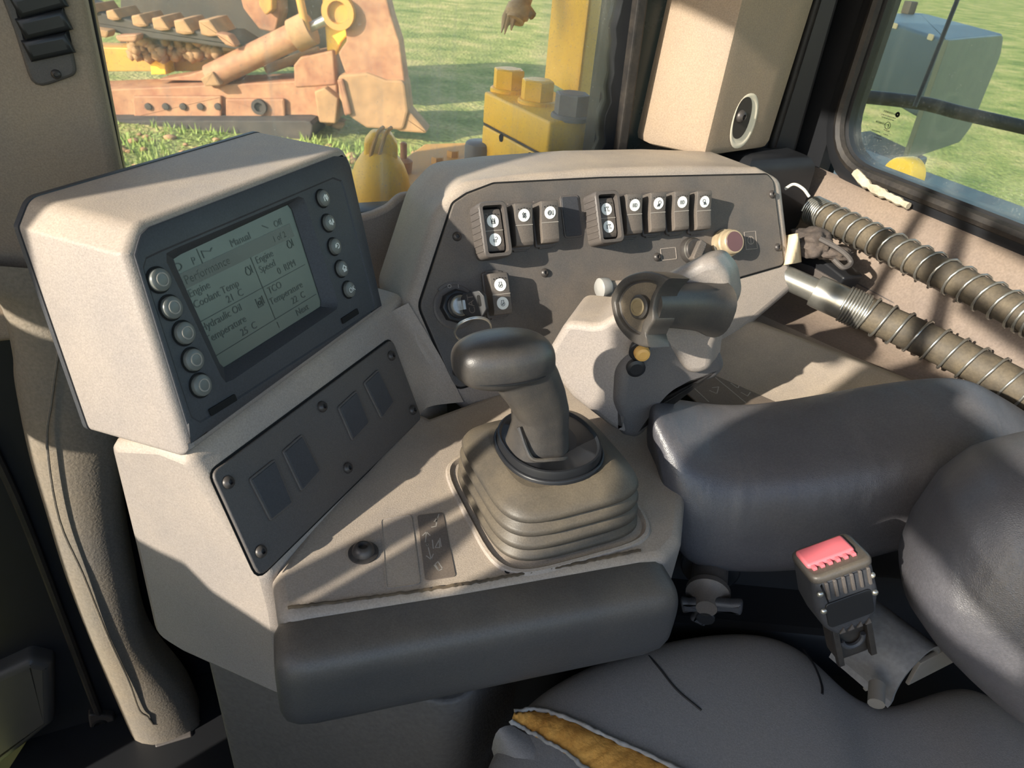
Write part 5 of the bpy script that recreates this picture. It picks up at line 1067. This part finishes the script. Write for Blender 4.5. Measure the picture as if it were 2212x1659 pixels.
# rows run from the far rim towards the viewer (and on below the frame)
nrow = 9; cols = []
near = [V(.02+.42*i/17, .12-.02*math.sin(PI*i/17), .640) for i in range(18)]
near[0] = top[0]+V(.0, -.06, -.02)
bm = BM(); G = []
for i in range(18):
    T_ = top[i]; Nn = near[i]; col = []
    d = nrm((Nn-T_)*V(1, 1, 0)); L = np.linalg.norm((Nn-T_)[:2])
    col += [T_-d*.004+UP*-.13, T_-d*.010+UP*-.06, T_-d*.008-UP*.02, T_-d*.001-UP*.004]
    for s_, dz in ((.06, .004), (.16, .010), (.3, .013), (.5, .012), (.75, .006), (1., 0)):
        p = T_+(Nn-T_)*s_; p[2] = T_[2]+(Nn[2]-T_[2])*s_+dz
        if i in (11, 12, 13): p[2] -= .010*math.sin(PI*min(1, s_*1.6+.0)) if s_ < .62 else 0
        col.append(p)
    G.append(col)
vv = [[bm.verts.new(p) for p in c] for c in G]
for i in range(17):
    for j in range(len(vv[0])-1): bm.faces.new((vv[i][j], vv[i+1][j], vv[i+1][j+1], vv[i][j+1]))
# close off the sides and the underside so the cushion is a solid block
for side in (0, 17):
    c_ = vv[side]; lowv = [bm.verts.new((v.co.x, v.co.y, .50)) for v in c_[3:]]
    prev = c_[0]
    for j in range(3, len(c_)-1): bm.faces.new((c_[j], c_[j+1], lowv[j+1-3], lowv[j-3]))
o = obj('cushion', bm, M_seat, seat, ang=180); subsurf(o, 3)
bpy.context.view_layer.update()
from mathutils.bvhtree import BVHTree
_dg = bpy.context.evaluated_depsgraph_get(); _ev = o.evaluated_get(_dg); _me = _ev.to_mesh(); _mw = _ev.matrix_world
_bv = BVHTree.FromPolygons([_mw @ v.co for v in _me.vertices], [tuple(p.vertices) for p in _me.polygons]); _ev.to_mesh_clear()
def onseat_px(u, v, lift=0.):
    h_ = _bv.ray_cast(Vector(CAM), Vector(nrm(ray(u, v))))
    if h_[0] is None: h_ = (Vector(onz(u, v, .67)), Vector((0, 0, 1)))
    n_ = h_[1] if h_[1].z > 0 else -h_[1]
    return np.array(h_[0])+np.array(n_)*lift
# torn front edge: frayed rim, foam and the lower flap of the cover
tup = [(1112, 1540), (1160, 1537), (1215, 1552), (1290, 1585), (1370, 1622), (1470, 1668), (1540, 1705)]; tlo = [(1104, 1562), (1130, 1578), (1165, 1597), (1215, 1625), (1262, 1662), (1310, 1700), (1350, 1735)]
U_ = spline([onseat_px(u, v, .0008) for u, v in tup], 8); Lo_ = spline([onseat_px(u, v, .0008) for u, v in tlo], 8); nU = len(U_)
rg = random.Random(21); jit = [[rg.uniform(-.0012, .0012) for _ in range(8)] for _ in range(nU)]
def foam(u, v):
    i = int(round(u*(nU-1))); j = int(round(v*7)); p = U_[i]+(Lo_[i]-U_[i])*v; return p+UP*(.0045*math.sin(PI*v)+jit[i][j])
bm = BM(); grid(bm, foam, nU, 8); o = obj('foam', bm, M_foam, seat, ang=180, label='exposed yellow foam')
for pts_, nm in ((U_, 'frayed_edge'), (Lo_, 'frayed_edge')):
    bm = BM(); jj = [p+V(rg.uniform(-.0007, .0007), rg.uniform(-.0007, .0007), .0022+rg.uniform(-.0005, .0008)) for p in pts_]
    tube(bm, jj, [.0013+rg.uniform(0, .0012) for _ in jj], 6); obj(nm, bm, M_fray, seat, ang=180, label='pale frayed cover edge')
fl_ = [(1104, 1566), (1165, 1602), (1215, 1630), (1262, 1667), (1310, 1705)]
FU = spline([onz(u, v, .669) for u, v in fl_], 4); FLo = spline([onz(u, v, .645) for u, v in ((1062, 1618), (1078, 1668), (1110, 1720), (1150, 1780), (1190, 1840))], 4)
bm = BM(); grid(bm, lambda u, v: (lambda i: FU[i]+(FLo[i]-FU[i])*v+UP*.012*math.sin(PI*v)+V(-.004, -.002, 0)*math.sin(PI*v))(int(round(u*(len(FU)-1)))), len(FU), 6); obj('cover_flap', bm, M_seat, seat, ang=180)
def onseat(l, dz=.0): return [onseat_px(u, v, .0002) for u, v, z in l]
for l in ([(1388, 1404, .692), (1420, 1438, .694), (1462, 1490, .695), (1515, 1535, .695)], [(1735, 1402, .685), (1760, 1440, .683), (1775, 1480, .682), (1776, 1500, .681)]):
    bm = BM(); tube(bm, spline(onseat(l), 6), .0012, 6); obj('seat_seam', bm, M_black, seat)
# backrest: a thick rounded pillow at the right edge of the frame
bo = [(2330, 960), (2212, 984), (2125, 1010), (2040, 1072), (1975, 1165), (1943, 1245), (1955, 1318), (2010, 1398), (2085, 1478), (2180, 1560), (2330, 1640)]
FBr = Fr(at(2120, 1250, .56), nrm((1, -.15, 0)), UP); FBr = Fr(FBr.o, nrm((.92, -.4, 0)), nrm((.1, .25, 1)))
rim = [FBr.px(u, v) for u, v in bo]; far_ = [(max(r[0] for r in rim)+.10, rim[-1][1]*.5), (max(r[0] for r in rim)+.12, rim[0][1]*.5)]
rp_ = ccw(rpoly(rim+far_, .03, 3)); cb = V(*np.mean(np.array(rp_), 0))
bm = BM(); rings = []
for s_, c in ((.55, -.10), (.86, -.085), (.97, -.05), (1.0, -.018), (.97, .012), (.88, .036), (.72, .052), (.45, .062), (.15, .066)): rings.append([FBr.w(*(cb+(V(*p)-cb)*s_), c-.02) for p in rp_])
loft(bm, rings, True, True)
o = obj('backrest', bm, M_vinyl, seat, ang=180); subsurf(o, 1)
bm = BM(); box(bm, WORLD, (.02, .50), (.15, .36), (.25, .52), .02); obj('seat_base', bm, M_black, seat)
bm = BM(); box(bm, WORLD, (.30, .56), (.44, .54), (.46, .60), .008); obj('seat_frame', bm, M_black, seat)

# ================================================================== SPRING-WRAPPED HOSES
def spring_hose(label, pts, r, coils, tight, plunger):
    P_ = [np.array(p) for p in spline(pts, 14)]
    root = thing('spring_hose', label, 'hose', tuple(P_[0]), 'spring-guarded hoses along the side wall')
    bm = BM(); tube(bm, P_, r, 20); obj('hose', bm, M_hose, root, ang=180)
    L = np.cumsum([0]+[np.linalg.norm(b_-a) for a, b_ in zip(P_[:-1], P_[1:])]); tot = L[-1]
    def pt(s): i = min(max(np.searchsorted(L, s)-1, 0), len(P_)-2); t = (s-L[i])/(L[i+1]-L[i]); return P_[i]+(P_[i+1]-P_[i])*t, nrm(P_[i+1]-P_[i])
    path = []; n_t = int(tight*14); s0 = .0; ph = 0; wr_ = .0017; rg = random.Random(len(label)); pitch = (tot-tight*.0037)/coils
    s = 0.0; tt = 0
    while s < tot and tt < 4000:
        c, t = pt(s); x = nrm(np.cross(t, UP)); y = np.cross(x, t); rr_ = r+wr_*(1.0 if tt < n_t else 1.5)
        path.append(c+rr_*(x*math.cos(ph)+y*math.sin(ph))); ph += 2*PI/14; tt += 1
        k = tt-n_t; s += (.0037 if k < 0 else pitch*(1+.12*math.sin(k*.01)) if not (14*15 < k < 14*19) else pitch*.5)/14
    bm = BM(); tube(bm, path, wr_, 6); obj('coil_spring', bm, M_steel, root, ang=180)
    if plunger:
        t0 = nrm(P_[0]-P_[1]); x = nrm(np.cross(t0, UP)); f = Fr(P_[0], x, np.cross(t0, x)); f.z = t0
        bm = BM(); lathe(bm, f, [(r*1.0, -.03), (r*1.02, .012), (r*1.02, .034), (r*.98, .040), (r*.78, .041)], 28, False, True); obj('sleeve', bm, M_steel, root)
        bm = BM(); lathe(bm, f, [(r*.74, .038), (r*.74, .082), (r*.84, .092), (r*1.05, .0985), (r*1.05, .1)], 28); obj('plunger_rod', bm, M_steel, root)
        bm = BM(); lathe(bm, f, [(r*1.22, .096), (r*1.30, .098), (r*1.30, .108), (r*1.2, .111), (r*.9, .1115)], 28); obj('plunger_cap', bm, M_nylon, root)
    return root
h1 = [hg(.842, .768, .925), hg(.845, .66, .924), hg(.846, .55, .923), hg(.85, .42, .918), hg(.86, .25, .912), hg(.865, .0, .905), hg(.87, -.3, .90)]
spring_hose('grey hose wrapped in steel spring, upper one along the wall below the rear window', h1, .0185, 56, 7, False)
h2 = [at(1822, 655, .955), at(1900, 690, .94), at(2000, 735, .915), at(2120, 795, .88), at(2280, 885, .83)]
h2 += [h2[-1]-GG*.16-HH*.01+UP*-.01, h2[-1]-GG*.42-HH*.02+UP*-.02]
spring_hose('grey hose wrapped in steel spring with chrome plunger end, lower one behind the armrest', h2, .0215, 31, 8, True)

# ================================================================== RAG, LATCH BOX AND WIRE by the dash
lbx = thing('latch_box', 'black latch box on the wall right of the switch panel', 'latch', tuple(hg(.79, .82, .86)))
FW = fh(.80); FW = Fr(FW.o, -GG, UP); FW.z = -HH
bm = BM(); prism(bm, FW, rpoly(FW.pts([(1704, 540), (1760, 545), (1830, 600), (1800, 640), (1706, 600)]), .004), -.03, .004, .003); obj('latch_body', bm, M_black, lbx)
bm = BM(); prism(bm, FW, rpoly(FW.pts([(1712, 560), (1760, 575), (1820, 610), (1790, 622), (1716, 590)]), .003), .004, .007, .001); obj('latch_plate', bm, M_char, lbx)
bm = BM(); box(bm, Fr(hg(.82, .86, 0), HH, GG), (-.06, .07), (-.03, .04), (.80, .985), .022, 4); obj('latch_backing', bm, M_black, lbx)
rg = random.Random(4)
rag = thing('dust_rag', 'crumpled dark cloth stuffed between the dash and the wall', 'cloth', tuple(at(1760, 530, 1.0)))
def blob(c, r, seed, sq=(1, 1, 1)):
    bm = BM(); bmesh.ops.create_icosphere(bm, subdivisions=4, radius=1.); from mathutils import noise
    for v in bm.verts:
        p = v.co.copy(); k = 1+.35*noise.noise(p*1.8+Vector((seed, 0, 0)))+.18*noise.noise(p*4.5+Vector((0, seed, 0))); v.co = Vector(c)+Vector((p.x*sq[0], p.y*sq[1], p.z*sq[2]))*r*k
    return bm
obj('cloth_bundle', blob(at(1752, 523, .99), .026, 3, (1.1, 1, .7)), M_cloth, rag, ang=180)
obj('cloth_fold', blob(at(1800, 545, .985), .020, 9, (1.4, .8, .5)), M_cloth, rag, ang=180)
bm = BM(); tube(bm, spline([at(1770, 515, .96), at(1815, 540, .955), at(1838, 565, .955), at(1822, 578, .955), at(1800, 560, .955)], 6), .0035, 7); obj('cloth_cord', bm, M_char, rag)
pp = tag(obj('torn_paper', (lambda b: (grid(b, lambda u, v: at(1684+40*u+6*v, 512+62*v-8*u, .968+.012*math.sin(5*u+3*v)), 8, 10), b)[1])(BM()), M_paper, ang=180), 'torn cream paper scrap beside the switch panel', 'paper')
m = pp.modifiers.new('sol', 'SOLIDIFY'); m.thickness = .0012
wv_ = BM(); tube(wv_, spline([at(1696, 408, 1.02), at(1715, 398, 1.01), at(1735, 408, 1.0), at(1748, 425, 1.0)], 6), .0022, 7); tag(obj('loose_wire', wv_, M_nylon, ang=180), 'pale wire looping out behind the dash end', 'wire')
